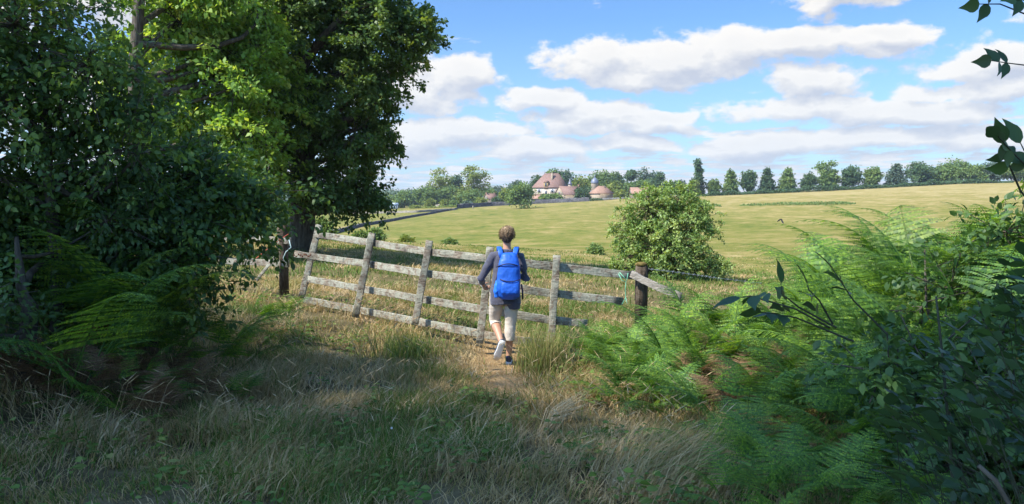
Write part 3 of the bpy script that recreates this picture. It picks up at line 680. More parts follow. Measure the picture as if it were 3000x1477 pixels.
# ------------------------------------------------------------ buildings
def roof_mb(Wd, D, ez, rz_, ridge, ov=.45, th=.22, x0=None, x1=None):
    """ridge: (xa, xb) ends of the ridge line along x"""
    m = MB(); hx, hy = Wd/2+ov, D/2+ov; xa, xb = ridge
    V = [(-hx, -hy, ez), (hx, -hy, ez), (hx, hy, ez), (-hx, hy, ez), (xa, 0, rz_), (xb, 0, rz_), (-hx, -hy, ez-th), (hx, -hy, ez-th), (hx, hy, ez-th), (-hx, hy, ez-th)]
    return m.add(V, [(0, 1, 5, 4), (1, 2, 5), (2, 3, 4, 5), (3, 0, 4), (6, 7, 1, 0), (7, 8, 2, 1), (8, 9, 3, 2), (9, 6, 0, 3), (9, 8, 7, 6)])
def window(parent, face, u, z, w, h, hx, hy, shut=False):
    """window on wall 'f' front (-y) or 'r' right (+x)"""
    def put(m, uu, zz, ww, hh, off, d):
        if face == 'f': m.box((uu, -hy-off, zz), (ww, d, hh))
        elif face == 'r': m.box((hx+off, uu, zz), (d, ww, hh))
        else: m.box((-hx-off, uu, zz), (d, ww, hh))
        return m
    fr = put(MB(), u, z, w+.14, h+.16, .03, .08).build('window', M_white, parent)
    put(MB(), u, z, w, h, .09, .04).build('pane', M_glass, fr)
    if shut:
        for s_ in (-1, 1): put(MB(), u+s_*(w*.5+w*.22+.17), z, w*.40, h+.1, .06, .1).build('shutter', M_white, parent)
def house(name, lab, px, Y, rz, Wd, D, wh, rh, ridge, wm, rm, gable=False, basez=None):
    x = X(px, Y); z = float(H(x, Y)) if basez is None else basez
    root = thing(name, lab, 'building', (x, Y, z), rz)
    MB().box((0, 0, wh/2-.75), (Wd, D, wh+1.5)).build('wall', wm, root)
    if gable:
        for s_ in (-1, 1):
            m = MB(); xx = s_*Wd/2; m.add([(xx, -D/2, wh-.02), (xx, D/2, wh-.02), (xx, 0, wh+rh*.97), (xx-s_*.3, -D/2, wh-.02), (xx-s_*.3, D/2, wh-.02), (xx-s_*.3, 0, wh+rh*.97)], [(0, 1, 2), (5, 4, 3), (0, 3, 4, 1), (1, 4, 5, 2), (2, 5, 3, 0)]); m.build('gable', wm, root)
        hx, hy = Wd/2+.3, D/2+.4; e = wh-.12; m = MB(); t_ = .22
        for s_ in (-1, 1):
            m.add([(-hx, s_*hy, e), (hx, s_*hy, e), (hx, 0, wh+rh), (-hx, 0, wh+rh), (-hx, s_*hy, e+t_), (hx, s_*hy, e+t_), (hx, 0, wh+rh+t_), (-hx, 0, wh+rh+t_)],
                  [(0, 1, 2, 3), (7, 6, 5, 4), (0, 4, 5, 1), (1, 5, 6, 2), (3, 2, 6, 7), (0, 3, 7, 4)])
        rf = m.build('roof', rm, root)
    else: rf = roof_mb(Wd, D, wh+.05, wh+rh, ridge).build('roof', rm, root)
    return root, rf
def chimney(rf, x, y, z, w, d, h, mt=M_chim):
    m = MB().box((x, y, z+h/2), (w, d, h)); m.box((x, y, z+h+.1), (w+.2, d+.2, .2)); return m.build('chimney', mt, rf)
# manor: steep hipped roof
man, mrf = house('manor_house', 'big cream manor house with very steep brown hipped roof and a wall dormer', 1612, 408, math.radians(-28), 14.6, 11.5, 7.7, 7.3, (-3.4, 4.6), M_wallcream, M_tile)
chimney(mrf, 2.2, -2.6, 9.9, 1.0, .9, 5.2, M_wallstone)
for xx in (-3.4, 4.6): MB().tube([(xx, 0, 14.9), (xx, 0, 15.6), (xx, 0, 16.9)], [.14, .07, .02], 6).build('finial', M_slate, mrf)
window(man, 'f', -3.6, 5.9, 1.0, 1.6, 7.3, 5.75, True); window(man, 'f', 3.9, 5.9, 1.0, 1.6, 7.3, 5.75, True)
window(man, 'f', -3.6, 2.4, 1.0, 1.7, 7.3, 5.75, True); window(man, 'f', 3.9, 2.4, 1.0, 1.7, 7.3, 5.75, True); window(man, 'f', .2, 5.0, 1.0, 2.0, 7.3, 5.75)
window(man, 'r', 0, 5.6, .9, 1.5, 7.3, 5.75)
dm = MB().box((.2, -5.3, 8.6), (2.3, 1.4, 3.2)).build('dormer', mat('ochre_cut_stone', plaster((.38, .27, .12))), man)
m = MB(); m.add([(-1.2, -6.2, 10.2), (1.6, -6.2, 10.2), (.2, -6.2, 11.3), (-1.2, -3.4, 10.2), (1.6, -3.4, 10.2), (.2, -3.4, 11.3)], [(0, 1, 2), (5, 4, 3), (0, 3, 4, 1), (1, 4, 5, 2), (2, 5, 3, 0)]); m.build('dormer_roof', M_tile, dm)
MB().box((.2, -6.03, 9.0), (1.0, .06, 1.7)).build('pane', M_glass, dm)
MB().box((0, 0, 7.66), (14.9, 11.8, .22)).build('cornice', M_wallstone, man)
# corner turret behind the manor
x = X(1669, 412); z = float(H(x, 412)); tu = thing('corner_turret', 'tiny pale turret with pointed blue-grey cap right of the manor roof', 'tower', (x, 412, z))
MB().tube([(0, 0, -1), (0, 0, 7.6), (0, 0, 8.9)], [.95, .95, 1.0], 14).build('wall', M_wallcream, tu, smooth=True)
MB().tube([(0, 0, 8.9), (0, 0, 9.3), (0, 0, 10.6), (0, 0, 12.4)], [1.25, .95, .5, .03], 14).build('cap', M_slate, tu, smooth=True)
# barn with gable towards us
barn, brf = house('stone_barn', 'ochre stone barn with its gable end turned to the field below the manor', 1668, 398, math.radians(58), 13, 8.2, 3.4, 4.2, None, M_wallstone, M_tile, gable=True)
barn.location.x = X(1668, 398)
barn.rotation_euler = (0, 0, math.radians(33))
window(barn, 'l', 0, 4.3, .8, 1.3, 6.5, 4.1); chimney(brf, 5.8, 0, 7.2, .8, .8, 1.4)
MB().box((3, -4.14, 1.1), (1.1, .08, 2.2)).build('door', mat('brown_door', (.12, .06, .03)), barn)
# little gabled wing left of the manor
wing, wrf = house('garden_wing', 'small gabled outbuilding with orange tiled roof at the left foot of the manor', 1579, 399, math.radians(-32), 5.4, 4.6, 2.2, 2.3, None, M_wallgrey, M_tileO, gable=True)
window(wing, 'r', .3, 1.5, .5, .8, 2.7, 2.3)
# domed tower
x = X(1741, 404); z = float(H(x, 404)); tw = thing('domed_tower', 'round stone tower with blue-grey dome behind the hipped farmhouse', 'tower', (x, 404, z))
MB().tube([(0, 0, -1), (0, 0, 8.0), (0, 0, 8.7)], [1.9, 1.88, 1.95], 24).build('wall', M_wallstone, tw, smooth=True)
dmm = MB().tube([(0, 0, 8.7), (0, 0, 9.0), (0, 0, 9.6), (0, 0, 10.4), (0, 0, 11.1), (0, 0, 11.5), (0, 0, 11.7)], [2.15, 2.05, 1.95, 1.6, 1.0, .5, .2], 24).build('dome', M_slate, tw, smooth=True)
MB().tube([(0, 0, 11.6), (0, 0, 12.1), (0, 0, 13.1)], [.3, .2, .03], 8).build('finial', M_slate, dmm)
# hipped farmhouse
fh, frf = house('hipped_farmhouse', 'low square farmhouse with orange hipped roof and small chimney at the right of the estate', 1761, 393, math.radians(38), 9.6, 6.4, 3.4, 3.7, (-2.3, 2.3), M_wallstone, M_tileO)
fh.rotation_euler = (0, 0, math.radians(36)); chimney(frf, 1.4, -.5, 5.3, .6, .6, 1.7, M_wallgrey)
window(fh, 'l', -.9, .7, .9, 1.6, 4.1, 3.6); window(fh, 'l', 1.4, .5, .9, 1.4, 4.1, 3.6)
# long roof seen over the round bush
lb, lrf = house('long_farm_building', 'long low building whose orange roof shows above the round bush', 1888, 402, math.radians(4), 15, 6.5, 2.0, 3.0, None, M_wallgrey, M_tileO, gable=True)
chimney(lrf, 4.6, 0, 4.2, .7, .7, 1.5)
# cottage at left
ct, crf = house('small_cottage', 'small stone cottage with steep roof among the garden trees left of the manor', 1438, 396, math.radians(40), 6.0, 4.2, 3.2, 2.6, None, M_wallgrey, M_tile, gable=True)
window(ct, 'l', 0, 3.0, .8, 1.0, 3.0, 2.1); window(ct, 'f', 1.2, 2.9, .9, 1.1, 3.0, 2.1); chimney(crf, -2.6, 0, 5.2, .7, .7, 1.2); chimney(crf, 2.6, 0, 5.2, .7, .7, 1.0)
# greenhouse
x = X(1148, 390); z = float(H(x, 390)); gh = thing('greenhouse', 'long low white-roofed greenhouse beyond the pale wall at left', 'greenhouse', (x, 390, z))
MB().box((0, 0, .8), (6.5, 3.2, 2.6)).build('wall', mat('greenhouse_panes', (.30, .36, .40), .2, .5), gh)
m = MB(); m.add([(-3.4, -1.8, 2.1), (3.4, -1.8, 2.1), (3.4, 0, 3.2), (-3.4, 0, 3.2), (3.4, 1.8, 2.1), (-3.4, 1.8, 2.1)], [(0, 1, 2, 3), (3, 2, 4, 5), (0, 3, 5), (1, 4, 2), (0, 5, 4, 1)]); m.build('roof', M_ghroof, gh)
for i in range(8): MB().box((-3.3+i*.94, -1.64, 1.0), (.10, .06, 2.2)).build('mullion', M_white, gh)
# pale post-and-rail fence right of the farmhouse
rf_ = thing('paddock_fence', 'thin white rail fence running right from the hipped farmhouse', 'fence', (X(1765, 388), 388, float(H(X(1765, 388), 388))))
fb = np.array(rf_.location); pts = [(1765+i*9, 388) for i in range(9)]
for i, (p, Y) in enumerate(pts):
    x = X(p, Y); z = float(H(x, Y)); MB().box((x, Y, z+.45), (.14, .14, 1.1)).build('post', M_white, rf_, off=fb)
m = MB()
for hgt in (.9, .5): m.tube([(X(p, Y), Y-.1, float(H(X(p, Y), Y))+hgt) for p, Y in pts], .07, 4)
m.build('rails', M_white, rf_, off=fb)
# pale marker stones at the wall corner
x = X(1386, 350); MB().box((0, 0, .4), (.5, .4, 1.6)).build('x', M_pstone)
o = bpy.data.objects['x']; o.name = 'marker_stone'; o.location = (x, 350, float(H(x, 350))); tag(o, 'upright pale stone beside the corner of the dark walls', 'stone')

# ------------------------------------------------------------ leaning wooden fence
rng = np.random.default_rng(4)
posts = [((934, 659), (883, 872), 12.5), ((1090, 683), (1041, 930), 11.55), ((1258, 706), (1215, 952), 10.7), ((1437, 724), (1405, 1006), 9.88), ((1632, 748), (1613, 1012), 10.02)]
c0 = W(1215, 950, 10.7); fence = thing('wooden_fence', 'leaning weathered four-rail wooden fence covered in grey lichen', 'fence', c0)
def plank(P, hw, hd, jit=.0022, sub=7, ref=(0, 0, 1), rng=rng):
    P = np.array(P, float); s_ = np.linspace(0, len(P)-1, (len(P)-1)*sub+1); Q_ = np.stack([np.interp(s_, np.arange(len(P)), P[:, k]) for k in range(3)], 1)
    Q_ = Q_+rng.normal(0, jit, Q_.shape)
    return MB().tube(Q_, hw*(1+rng.normal(0, .035, len(Q_))), 12, ref=ref, r2=hd, expo=20, jit=jit*.45, rng=rng, rot=PI/12)
for (t_, b_, Y) in posts:
    a, c = W(*t_, Y), W(*b_, Y); a[1] += .03
    plank([c, a], .047, .038, ref=(1, 0, 0), sub=14).build('post', M_wood, fence, off=c0)
rY = [(944, 12.4), (1090, 11.55), (1250, 10.74), (1437, 9.88), (1632, 10.02), (1870, 10.1)]
def ry(px): return float(np.interp(px, [q[0] for q in rY], [q[1] for q in rY]))+.085
rails = [[(925, 686), (1077, 710), (1244, 736), (1430, 758), (1550, 772), (1640, 784), (1860, 808)],
         [(862, 744), (927, 753), (1059, 771), (1236, 799), (1400, 823), (1537, 848), (1640, 862), (1825, 884)],
         [(905, 818), (1039, 842), (1211, 872), (1400, 904), (1515, 922), (1607, 937), (1720, 948)],
         [(890, 878), (1011, 900), (1190, 936), (1388, 974), (1500, 995), (1620, 1012)]]
for i, r_ in enumerate(rails):
    plank([W(p, q, ry(p)) for p, q in r_], .050, .018, sub=5).build('rail', M_wood, fence, off=c0)
# old gate post at the right with a sagging rail
P0 = W(1877, 905, 10.25); zt = W(1877, 775, 10.25)[2]; gp = thing('gate_post', 'thick old dark post with mossy top at the right end of the leaning fence', 'post', P0)
hh = zt-P0[2]
m = MB().tube([(0, 0, -.25), (0, 0, hh*.5), (.01, 0, hh*.86), (0, .02, hh)], [.085, .085, .088, .07], 12, jit=.008, rng=rng); m.V[0][:, 2] *= 1; m.build('shaft', M_oldpost, gp, smooth=False)
m = MB().ell((0, 0, hh), (.085, .08, .035), 10, 6); m.build('moss_cap', mat('brown_moss', lambda q: q.ramp(q.noise(objco(q), 25, 4), [(.3, (.05, .035, .015)), (.7, (.20, .15, .05))]), 1, 0), gp)
a = W(1850, 803, 10.12); sr = thing('sagging_rail', 'grey grooved plank sloping down to the right from the old gate post', 'rail', a)
plank([(0, 0, 0), W(1920, 838, 9.9)-a, W(1995, 868, 9.65)-a], .046, .018, sub=6).build('board', mat('grey_grooved_wood', lambda q: q.ramp(q.noise(q.v('MULTIPLY', objco(q), (1, 1, 9)), 14, 6, .6), [(.3, (.10, .085, .07)), (.5, (.27, .24, .20)), (.75, (.42, .38, .33))]), .9, .1, bump=wood_bump), sr)
# barbed wire
wp = np.array([W(p, q, Y) for p, q, Y in [(1880, 786, 10.3), (1960, 795, 10.6), (2040, 806, 11.0), (2100, 815, 11.4), (2230, 830, 12.0)]])
m = MB().tube(wp-wp[0], .003, 5)
for i in range(22):
    s_ = i/21*(len(wp)-1); k = min(int(s_), len(wp)-2); c = wp[k]*(1-(s_-k))+wp[k+1]*(s_-k)-wp[0]
    for d in ((.02, .0, .025), (.02, .01, -.022)): m.tube([c-np.array(d)*.7, c+np.array(d)*.7], .0018, 4)
wr = m.build('barbed_wire', mat('dull_steel_wire', (.42, .44, .46), .5, .5, metal=.6)); wr.location = wp[0]; tag(wr, 'strand of barbed wire stretched right from the old gate post', 'wire')
# green twine
def twine(name, lab, paths, r, mt):
    o0 = np.array(paths[0][0]); m = MB()
    for P in paths: m.tube(np.array(P)-o0, r, 5)
    o = m.build(name, mt); o.location = o0; return tag(o, lab, 'string')
M_tg = mat('green_twine', (.16, .42, .26), .6, .3); M_tr = mat('red_twine', (.55, .12, .06), .6, .3); M_tb = mat('pale_twine', (.35, .45, .42), .6, .3)
twine('green_twine', 'green baler twine knotted over the top rail near the gate post', [[W(1815, 798, 10.03), W(1828, 812, 10.0), W(1836, 824, 10.0), W(1840, 800, 10.03)], [W(1812, 802, 10.03), W(1822, 822, 10.0), W(1834, 826, 10.0)], [W(1834, 824, 10.0), W(1832, 850, 10.02), W(1833, 872, 10.04), W(1822, 892, 10.0)], [W(1833, 872, 10.04), W(1838, 890, 10.0)]], .0055, M_tg)
# old post-and-rail fence at the left
c1 = W(832, 812, 13.3); of = thing('old_rail_fence', 'old collapsed post-and-rail fence half hidden by the hazel left of the oak trunk', 'fence', c1)
ph = W(832, 660, 13.3)[2]-c1[2]
MB().tube([(0, 0, -.3), (0, 0, ph*.5), (.0, 0, ph*.9), (0, 0, ph)], [.085, .085, .09, .075], 10, jit=.008, rng=rng).build('post', M_oldpost, of)
plank([W(560, 690, 13.7)-c1, W(700, 697, 13.5)-c1, W(852, 706, 13.2)-c1], .055, .025).build('rail', M_wood, of)
plank([W(640, 764, 13.6)-c1, W(745, 768, 13.4)-c1, W(846, 774, 13.2)-c1], .055, .025).build('rail', M_wood, of)
plank([W(752, 822, 13.1)-c1, W(812, 745, 13.15)-c1], .022, .02, ref=(1, 0, 0)).build('brace', M_wood, of)
twine('red_twine', 'thin red-orange twine running down from the old post at left', [[W(845, 686, 13.05), W(800, 716, 13.0), W(757, 752, 12.95), W(740, 765, 12.95)]], .006, M_tr)
twine('pale_twine', 'loop of pale blue-green twine hanging on the old post at left', [[W(846, 700, 13.05), W(853, 725, 13.0), W(838, 738, 13.0), W(830, 755, 13.0), W(836, 768, 13.02)]], .009, M_tb)
m = MB()
for k in range(9):
    p = W(862+k*6, 748+3*math.sin(k*2), 12.35); m.ell(p, (.022, .012, .014) if k % 2 else (.012, .02, .018), 6, 4)
ch = m.build('rusty_chain', mat('rusted_iron', (.16, .07, .04), .8, .3, metal=.4), off=W(862, 748, 12.35)); ch.location = W(862, 748, 12.35); tag(ch, 'rusty chain wrapped round the first post of the leaning fence', 'chain')

# ------------------------------------------------------------ bird
bp = W(2287, 643, 70); brd = MB()
brd.tube([(-.16, 0, -.03), (-.08, 0, 0), (.04, 0, .0), (.13, 0, -.02), (.20, 0, -.04)], [.01, .05, .065, .04, .01], 8)
brd.add([(0, .02, .05), (.12, .02, .05), (.22, -.10, -.20), (.30, -.14, -.42), (.14, -.12, -.36), (.04, -.06, -.16)], [(0, 1, 2, 5), (5, 2, 3, 4)])
brd.add([(0, -.02, .05), (.10, -.02, .05), (-.04, .08, -.12), (-.26, .14, -.26), (-.28, .12, -.16), (-.14, .05, .0)], [(0, 1, 2, 5), (5, 2, 3, 4)])
brd.add([(-.15, .03, -.02), (-.15, -.03, -.02), (-.27, -.05, -.05), (-.27, .05, -.05)], [(0, 1, 2, 3)])
o = brd.build('crow', mat('black_feathers', (.02, .02, .025), .5, .4)); o.location = bp; o.scale = (.9, .9, .9); tag(o, 'black crow flying low with wings down over the right pasture', 'bird')

# ------------------------------------------------------------ person walking
PY = 9.42; PX = X(1490, PY); PZ = float(H(PX, PY))+.005
cr = np.random.default_rng(9)
M_skin = mat('skin', lambda q: q.mix(q.mr(q.noise(objco(q), 9, 3), .4, .7, 0, .5), (.46, .25, .16, 1), (.38, .185, .11, 1)), .5, .4)
body = MB()
body.tube([(-.05, 0, .80), (-.05, 0, .88), (-.045, 0, 1.0), (-.04, 0, 1.1), (-.03, 0, 1.2), (-.025, 0, 1.29), (-.022, .0, 1.345), (-.02, 0, 1.385)], [.12, .15, .125, .128, .142, .15, .11, .06], 20, ref=(1, 0, 0), r2=[.09, .105, .09, .09, .098, .09, .07, .055])
body.tube([(-.02, 0, 1.34), (-.02, .005, 1.42), (-.02, .015, 1.50)], [.052, .047, .048], 14)
body.ell((-.02, .025, 1.548), (.071, .088, .104), 20, 14); body.ell((-.02, .05, 1.49), (.05, .055, .05), 14, 10)
body.tube([(-.02, .108, 1.56), (-.02, .128, 1.535), (-.02, .105, 1.525)], [.008, .015, .01], 8)
for s_ in (-1, 1):
    body.ell((-.02+s_*.073, .015, 1.538), (.010, .020, .031), 10, 8); body.ell((-.02+s_*.03, .1, 1.555), (.012, .01, .008), 8, 6)
body.ell((-.02, .108, 1.497), (.022, .012, .008), 8, 6)
sh_l, el_l, wr_l = np.array([-.178, 0, 1.305]), np.array([-.335, .02, 1.03]), np.array([-.312, .25, .925])
sh_r, el_r, wr_r = np.array([.138, 0, 1.30]), np.array([.215, -.02, 1.03]), np.array([.13, .20, 1.06])
body.tube([(-.06, 0, 1.31), sh_l, sh_l*.45+el_l*.55, el_l, el_l*.55+wr_l*.45, wr_l], [.055, .052, .042, .036, .036, .024], 14)
body.tube([(.02, 0, 1.31), sh_r, sh_r*.45+el_r*.55, el_r, el_r*.55+wr_r*.45, wr_r], [.055, .052, .042, .036, .036, .024], 14)
def hand(wr, pd, sd, nd, curl, f=1.0):
    """palm direction pd, side direction sd (towards the thumb), nd palm normal (curl direction)"""
    pd, sd, nd = [nrm(np.array(q, float)) for q in (pd, sd, nd)]; pc = wr+pd*.05
    body.tube([wr-pd*.01, wr+pd*.02, pc, wr+pd*.085], [.024, .030, .038, .036], 12, ref=sd, r2=[.018, .016, .015, .012])
    for i, (o_, L) in enumerate(((.027, .072), (.010, .080), (-.008, .075), (-.026, .058))):
        p = wr+pd*.082+sd*o_; a = 0; P = [p-pd*.015]; d = pd
        for j, fr in enumerate((.45, .32, .23)):
            P.append(p); a += curl*(1.0+.08*i); d = pd*math.cos(a)+nd*math.sin(a); p = p+d*L*fr
        P.append(p); body.tube(P, [.009, .0092, .0085, .008, .0065], 8)
    p = wr+pd*.03+sd*.03; d1 = nrm(sd*.7+pd*.7+nd*.3); d2 = nrm(pd*.6+nd*.8+sd*.1)
    body.tube([p-d1*.015, p, p+d1*.035, p+d1*.035+d2*.03], [.013, .012, .010, .008], 8)
hand(wr_l, (.25, .8, -.45), (.25, .35, .9), (.95, -.1, .2), .75)
hand(wr_r, (-.5, .75, .3), (.1, -.2, .95), (-.7, -.6, 0), 1.05)
hp_r, kn_r, an_r = np.array([.035, 0, .84]), np.array([.022, .02, .47]), np.array([.002, -.005, .085])
hp_l, kn_l, an_l = np.array([-.135, 0, .85]), np.array([-.172, .13, .51]), np.array([-.088, -.13, .29])
body.tube([hp_r+[0, 0, .03], hp_r*.6+kn_r*.4, kn_r, kn_r*.7+an_r*.3+[0, -.015, 0], kn_r*.35+an_r*.65, an_r, an_r-[0, 0, .03]], [.085, .075, .053, .055, .04, .032, .034], 16)
body.tube([hp_l+[0, 0, .03], hp_l*.6+kn_l*.4, kn_l, kn_l*.7+an_l*.3+[0, -.012, -.01], kn_l*.35+an_l*.65, an_l, an_l+[.005, -.035, -.01]], [.085, .075, .053, .056, .042, .032, .034], 16)
# feet as part of the body surface
heel_l, toe_l = np.array([-.078, -.19, .285]), np.array([-.145, -.115, .085])
body.tube([(0, -.045, .045), (0, .03, .045), (.005, .10, .035), (.01, .155, .03)], [.03, .034, .04, .03], 12, ref=(1, 0, 0), r2=[.035, .035, .024, .018])
body.tube([heel_l+[0, .01, 0], heel_l*.6+toe_l*.4+[0, .03, 0], heel_l*.2+toe_l*.8+[0, .02, 0], toe_l+[0, .015, .01]], [.03, .034, .038, .028], 12, ref=(1, 0, 0), r2=[.03, .033, .024, .018])
person = body.remesh('person', M_skin, .0055, smooth_it=3)
person.location = (PX, PY, PZ); tag(person, 'person with short blonde-brown hair seen from behind, stepping through grass beside the fence', 'person')
# clothes
def fold(sc_, amp, k=1):
    def f(co):
        a = fbm(co[:, 0]*sc_+co[:, 1]*sc_*.7, co[:, 2]*sc_*k, 1.0, 2)-.5; return (a*2*amp).astype(np.float32)
    return f
M_shirt = mat('grey_blue_knit', lambda q: q.ramp(q.noise(q.v('MULTIPLY', objco(q), (1, 1, 3)), 60, 3, .6), [(.3, (.045, .046, .068)), (.7, (.088, .086, .115))]), .85, .2, sheen=.3)
s1 = MB()
s1.tube([(-.035, -.005, .735), (-.04, -.005, .80), (-.045, 0, .90), (-.045, 0, 1.0), (-.04, 0, 1.1), (-.03, 0, 1.2), (-.025, 0, 1.29), (-.022, 0, 1.345), (-.02, .0, 1.392)], [.185, .185, .180, .155, .150, .158, .160, .128, .068], 24, ref=(1, 0, 0), r2=[.125, .128, .128, .112, .108, .112, .102, .082, .066])
# hem falls lower at the right
s1.tube([(.06, -.01, .67), (.06, -.01, .74), (.04, -.005, .85)], [.075, .09, .08], 14, ref=(1, 0, 0), r2=[.10, .11, .1])
wl = el_l*.35+wr_l*.65; s1.tube([(-.07, 0, 1.315), sh_l, sh_l*.45+el_l*.55, el_l+[0, -.005, 0], el_l*.6+wr_l*.4, wl], [.064, .062, .053, .048, .046, .036], 14)
wr2 = el_r*.35+wr_r*.65; s1.tube([(.03, 0, 1.31), sh_r, sh_r*.45+el_r*.55, el_r+[0, -.005, 0], el_r*.6+wr_r*.4, wr2], [.064, .062, .055, .050, .046, .036], 14)
shirt = s1.remesh('shirt', M_shirt, .007, person, 4, fold(14, .007))
M_trous = mat('cream_cotton', lambda q: q.mix(q.mr(q.noise(objco(q), 14, 4), .4, .7, 0, .5), (.56, .485, .395, 1), (.48, .40, .32, 1)), .85, .2)
s2 = MB()
s2.tube([(-.05, 0, .78), (-.05, 0, .86), (-.045, 0, .95)], [.155, .168, .15], 20, ref=(1, 0, 0), r2=[.115, .125, .105])
e1 = kn_r*.42+an_r*.58+[0, -.01, .03]
s2.tube([hp_r+[.002, 0, .02], hp_r*.6+kn_r*.4, kn_r, kn_r*.75+an_r*.25+[0, -.012, 0], e1], [.097, .088, .068, .068, .062], 16)
e2 = kn_l*.75+an_l*.25
s2.tube([hp_l+[0, 0, .02], hp_l*.6+kn_l*.4, kn_l+[0, .005, 0], e2+[0, .0, 0]], [.097, .088, .070, .069], 16)
s2.remesh('trousers', M_trous, .007, person, 4, fold(16, .006))
# shoes
M_shoe = mat('navy_canvas', (.035, .045, .075), .8, .2); M_sole = mat('white_rubber', (.68, .68, .66), .6, .3)
s3 = MB(); s3.tube([(0, -.06, .05), (0, -.02, .06), (.0, .05, .055), (.005, .11, .042), (.01, .17, .035)], [.034, .040, .042, .046, .034], 14, ref=(1, 0, 0), r2=[.042, .045, .042, .03, .022])
sh1 = s3.remesh('shoe', M_shoe, .006, person, 3)
MB().tube([(0, -.075, .012), (0, -.03, .012), (0, .06, .012), (.006, .12, .012), (.01, .19, .014)], [.034, .04, .04, .047, .03], 14, ref=(1, 0, 0), r2=.014, expo=4).build('sole', M_sole, sh1)
ax_ = nrm(toe_l-heel_l); up_ = nrm(np.cross(np.array([1, 0, 0]), ax_)); up_ = up_*np.sign(up_[1])
s4 = MB(); s4.tube([heel_l+up_*.02-ax_*.02, heel_l+up_*.035+ax_*.03, heel_l+up_*.04+ax_*.10, heel_l+up_*.028+ax_*.17, heel_l+up_*.02+ax_*.225], [.034, .040, .042, .046, .034], 14, ref=(1, 0, 0), r2=[.03, .042, .040, .03, .022])
sh2 = s4.remesh('shoe', M_shoe, .006, person, 3)
MB().tube([heel_l-up_*.010-ax_*.035, heel_l-up_*.010+ax_*.01, heel_l-up_*.010+ax_*.10, heel_l-up_*.010+ax_*.17, heel_l-up_*.008+ax_*.24], [.032, .04, .038, .047, .028], 16, ref=(1, 0, 0), r2=.014, expo=4).build('sole', M_sole, sh2)
# hair
hb = MB(); hb.ell((-.02, .008, 1.572), (.088, .098, .094), 22, 14); hb.ell((-.02, -.035, 1.525), (.068, .058, .062), 16, 10); hb.ell((-.01, .03, 1.615), (.075, .085, .055), 16, 10)
def hair_col(q):
    o = objco(q); n = q.noise(q.v('MULTIPLY', o, (6, 2, 1)), 14, 6, .7); z = q.sep(o)[2]
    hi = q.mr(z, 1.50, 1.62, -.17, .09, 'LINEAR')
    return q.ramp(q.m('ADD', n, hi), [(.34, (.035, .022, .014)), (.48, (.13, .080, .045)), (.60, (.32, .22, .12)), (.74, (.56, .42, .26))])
M_hair = mat('streaked_hair', hair_col, .55, .4)
hair = hb.remesh('hair', M_hair, .006, person, 3, fold(60, .007, .4))
n = 1600; d = nrm(cr.normal(size=(n, 3))*[1, 1, .9]+[0, -.25, .35]); p = np.array([-.02, .008, 1.572])+d*[.086, .096, .09]
p2 = p[d[:, 2] > -.55]; d2 = d[d[:, 2] > -.55]; dr = nrm(np.cross(d2, [0.2, 1, 0])*.3*np.sign(cr.random((len(d2), 1))-.5)+np.array([.1, -.5, -.55])+d2*.55+cr.normal(size=d2.shape)*.25)
V, FS, k = leafset(T4, p2, dr, d2, .026+.016*cr.random(len(p2)), .20)
mesh('hair_strands', V, FS, M_hair, hair)
# wristband
MB().tube([wr_l-[0, .01, 0]+np.array([.028*math.cos(a), .010*math.sin(a)*0+.0, .026*math.sin(a)]) for a in np.linspace(0, 2*PI, 15)], .006, 6, cap=False).build('bracelet', M_white, person)
# ------------------------------------------------------------ backpack
BB = np.array([0.0, -.1, .82])
pk = thing('backpack', 'bright blue rucksack with two dark zips worn by the walker', 'backpack', (PX+BB[0], PY+BB[1], PZ+BB[2]))
M_blue = mat('blue_nylon', lambda q: q.mix(q.mr(q.noise(objco(q), 7, 4), .4, .7, 0, .6), (.014, .105, .52, 1), (.010, .075, .38, 1)), .5, .35)
M_zip = mat('dark_zip', (.012, .014, .05), .5, .4); M_blued = mat('blue_mesh', (.02, .16, .66), .6, .3)
q0 = lambda v: tuple(np.array(v, float)-BB)
m = MB(); m.tube([q0((-.01, -.185, .825)), q0((-.008, -.195, .85)), q0((-.004, -.20, .93)), q0((0, -.198, 1.05)), q0((.004, -.192, 1.17)), q0((.008, -.18, 1.26)), q0((.010, -.165, 1.32)), q0((.010, -.15, 1.352))], [.112, .142, .154, .150, .143, .128, .105, .075], 36, ref=(1, 0, 0), r2=[.06, .08, .09, .088, .082, .07, .052, .03], expo=2.7); m.V = [v*[.94, 1, 1] for v in m.V]
m.remesh('main_compartment', M_blue, .007, pk, 3, fold(11, .011, .8))
m = MB(); m.tube([q0((.02, -.262, .85)), q0((.022, -.28, .90)), q0((.022, -.282, .96)), q0((.022, -.276, 1.01)), q0((.022, -.262, 1.035))], [.095, .108, .108, .105, .098], 30, ref=(1, 0, 0), r2=[.022, .034, .032, .026, .012], expo=3)
m.remesh('front_pocket', M_blue, .006, pk, 3, fold(16, .008))
m = MB(); m.tube([q0((-.135, -.215, .835)), q0((-.142, -.22, .90)), q0((-.138, -.215, .98)), q0((-.13, -.21, 1.03))], [.03, .042, .040, .02], 16, ref=(0, 1, 0), r2=[.03, .035, .03, .02]); m.remesh('side_pocket', M_blued, .006, pk, 3, fold(24, .006))
def arc(z0, hw, y0, sag, n=17, xo=0.0, dep=.05):
    P = []
    for i in range(n):
        s_ = -1+2*i/(n-1); P.append(q0((xo+hw*s_, y0+dep*abs(s_)**3.2, z0+sag*(s_*s_))))
    return P
MB().tube(arc(1.235, .142, -.276, -.045, dep=.075), .0065, 6).build('zip', M_zip, pk)
MB().tube(arc(1.030, .118, -.302, .022, xo=.02, dep=.035), .0065, 6).build('zip', M_zip, pk)
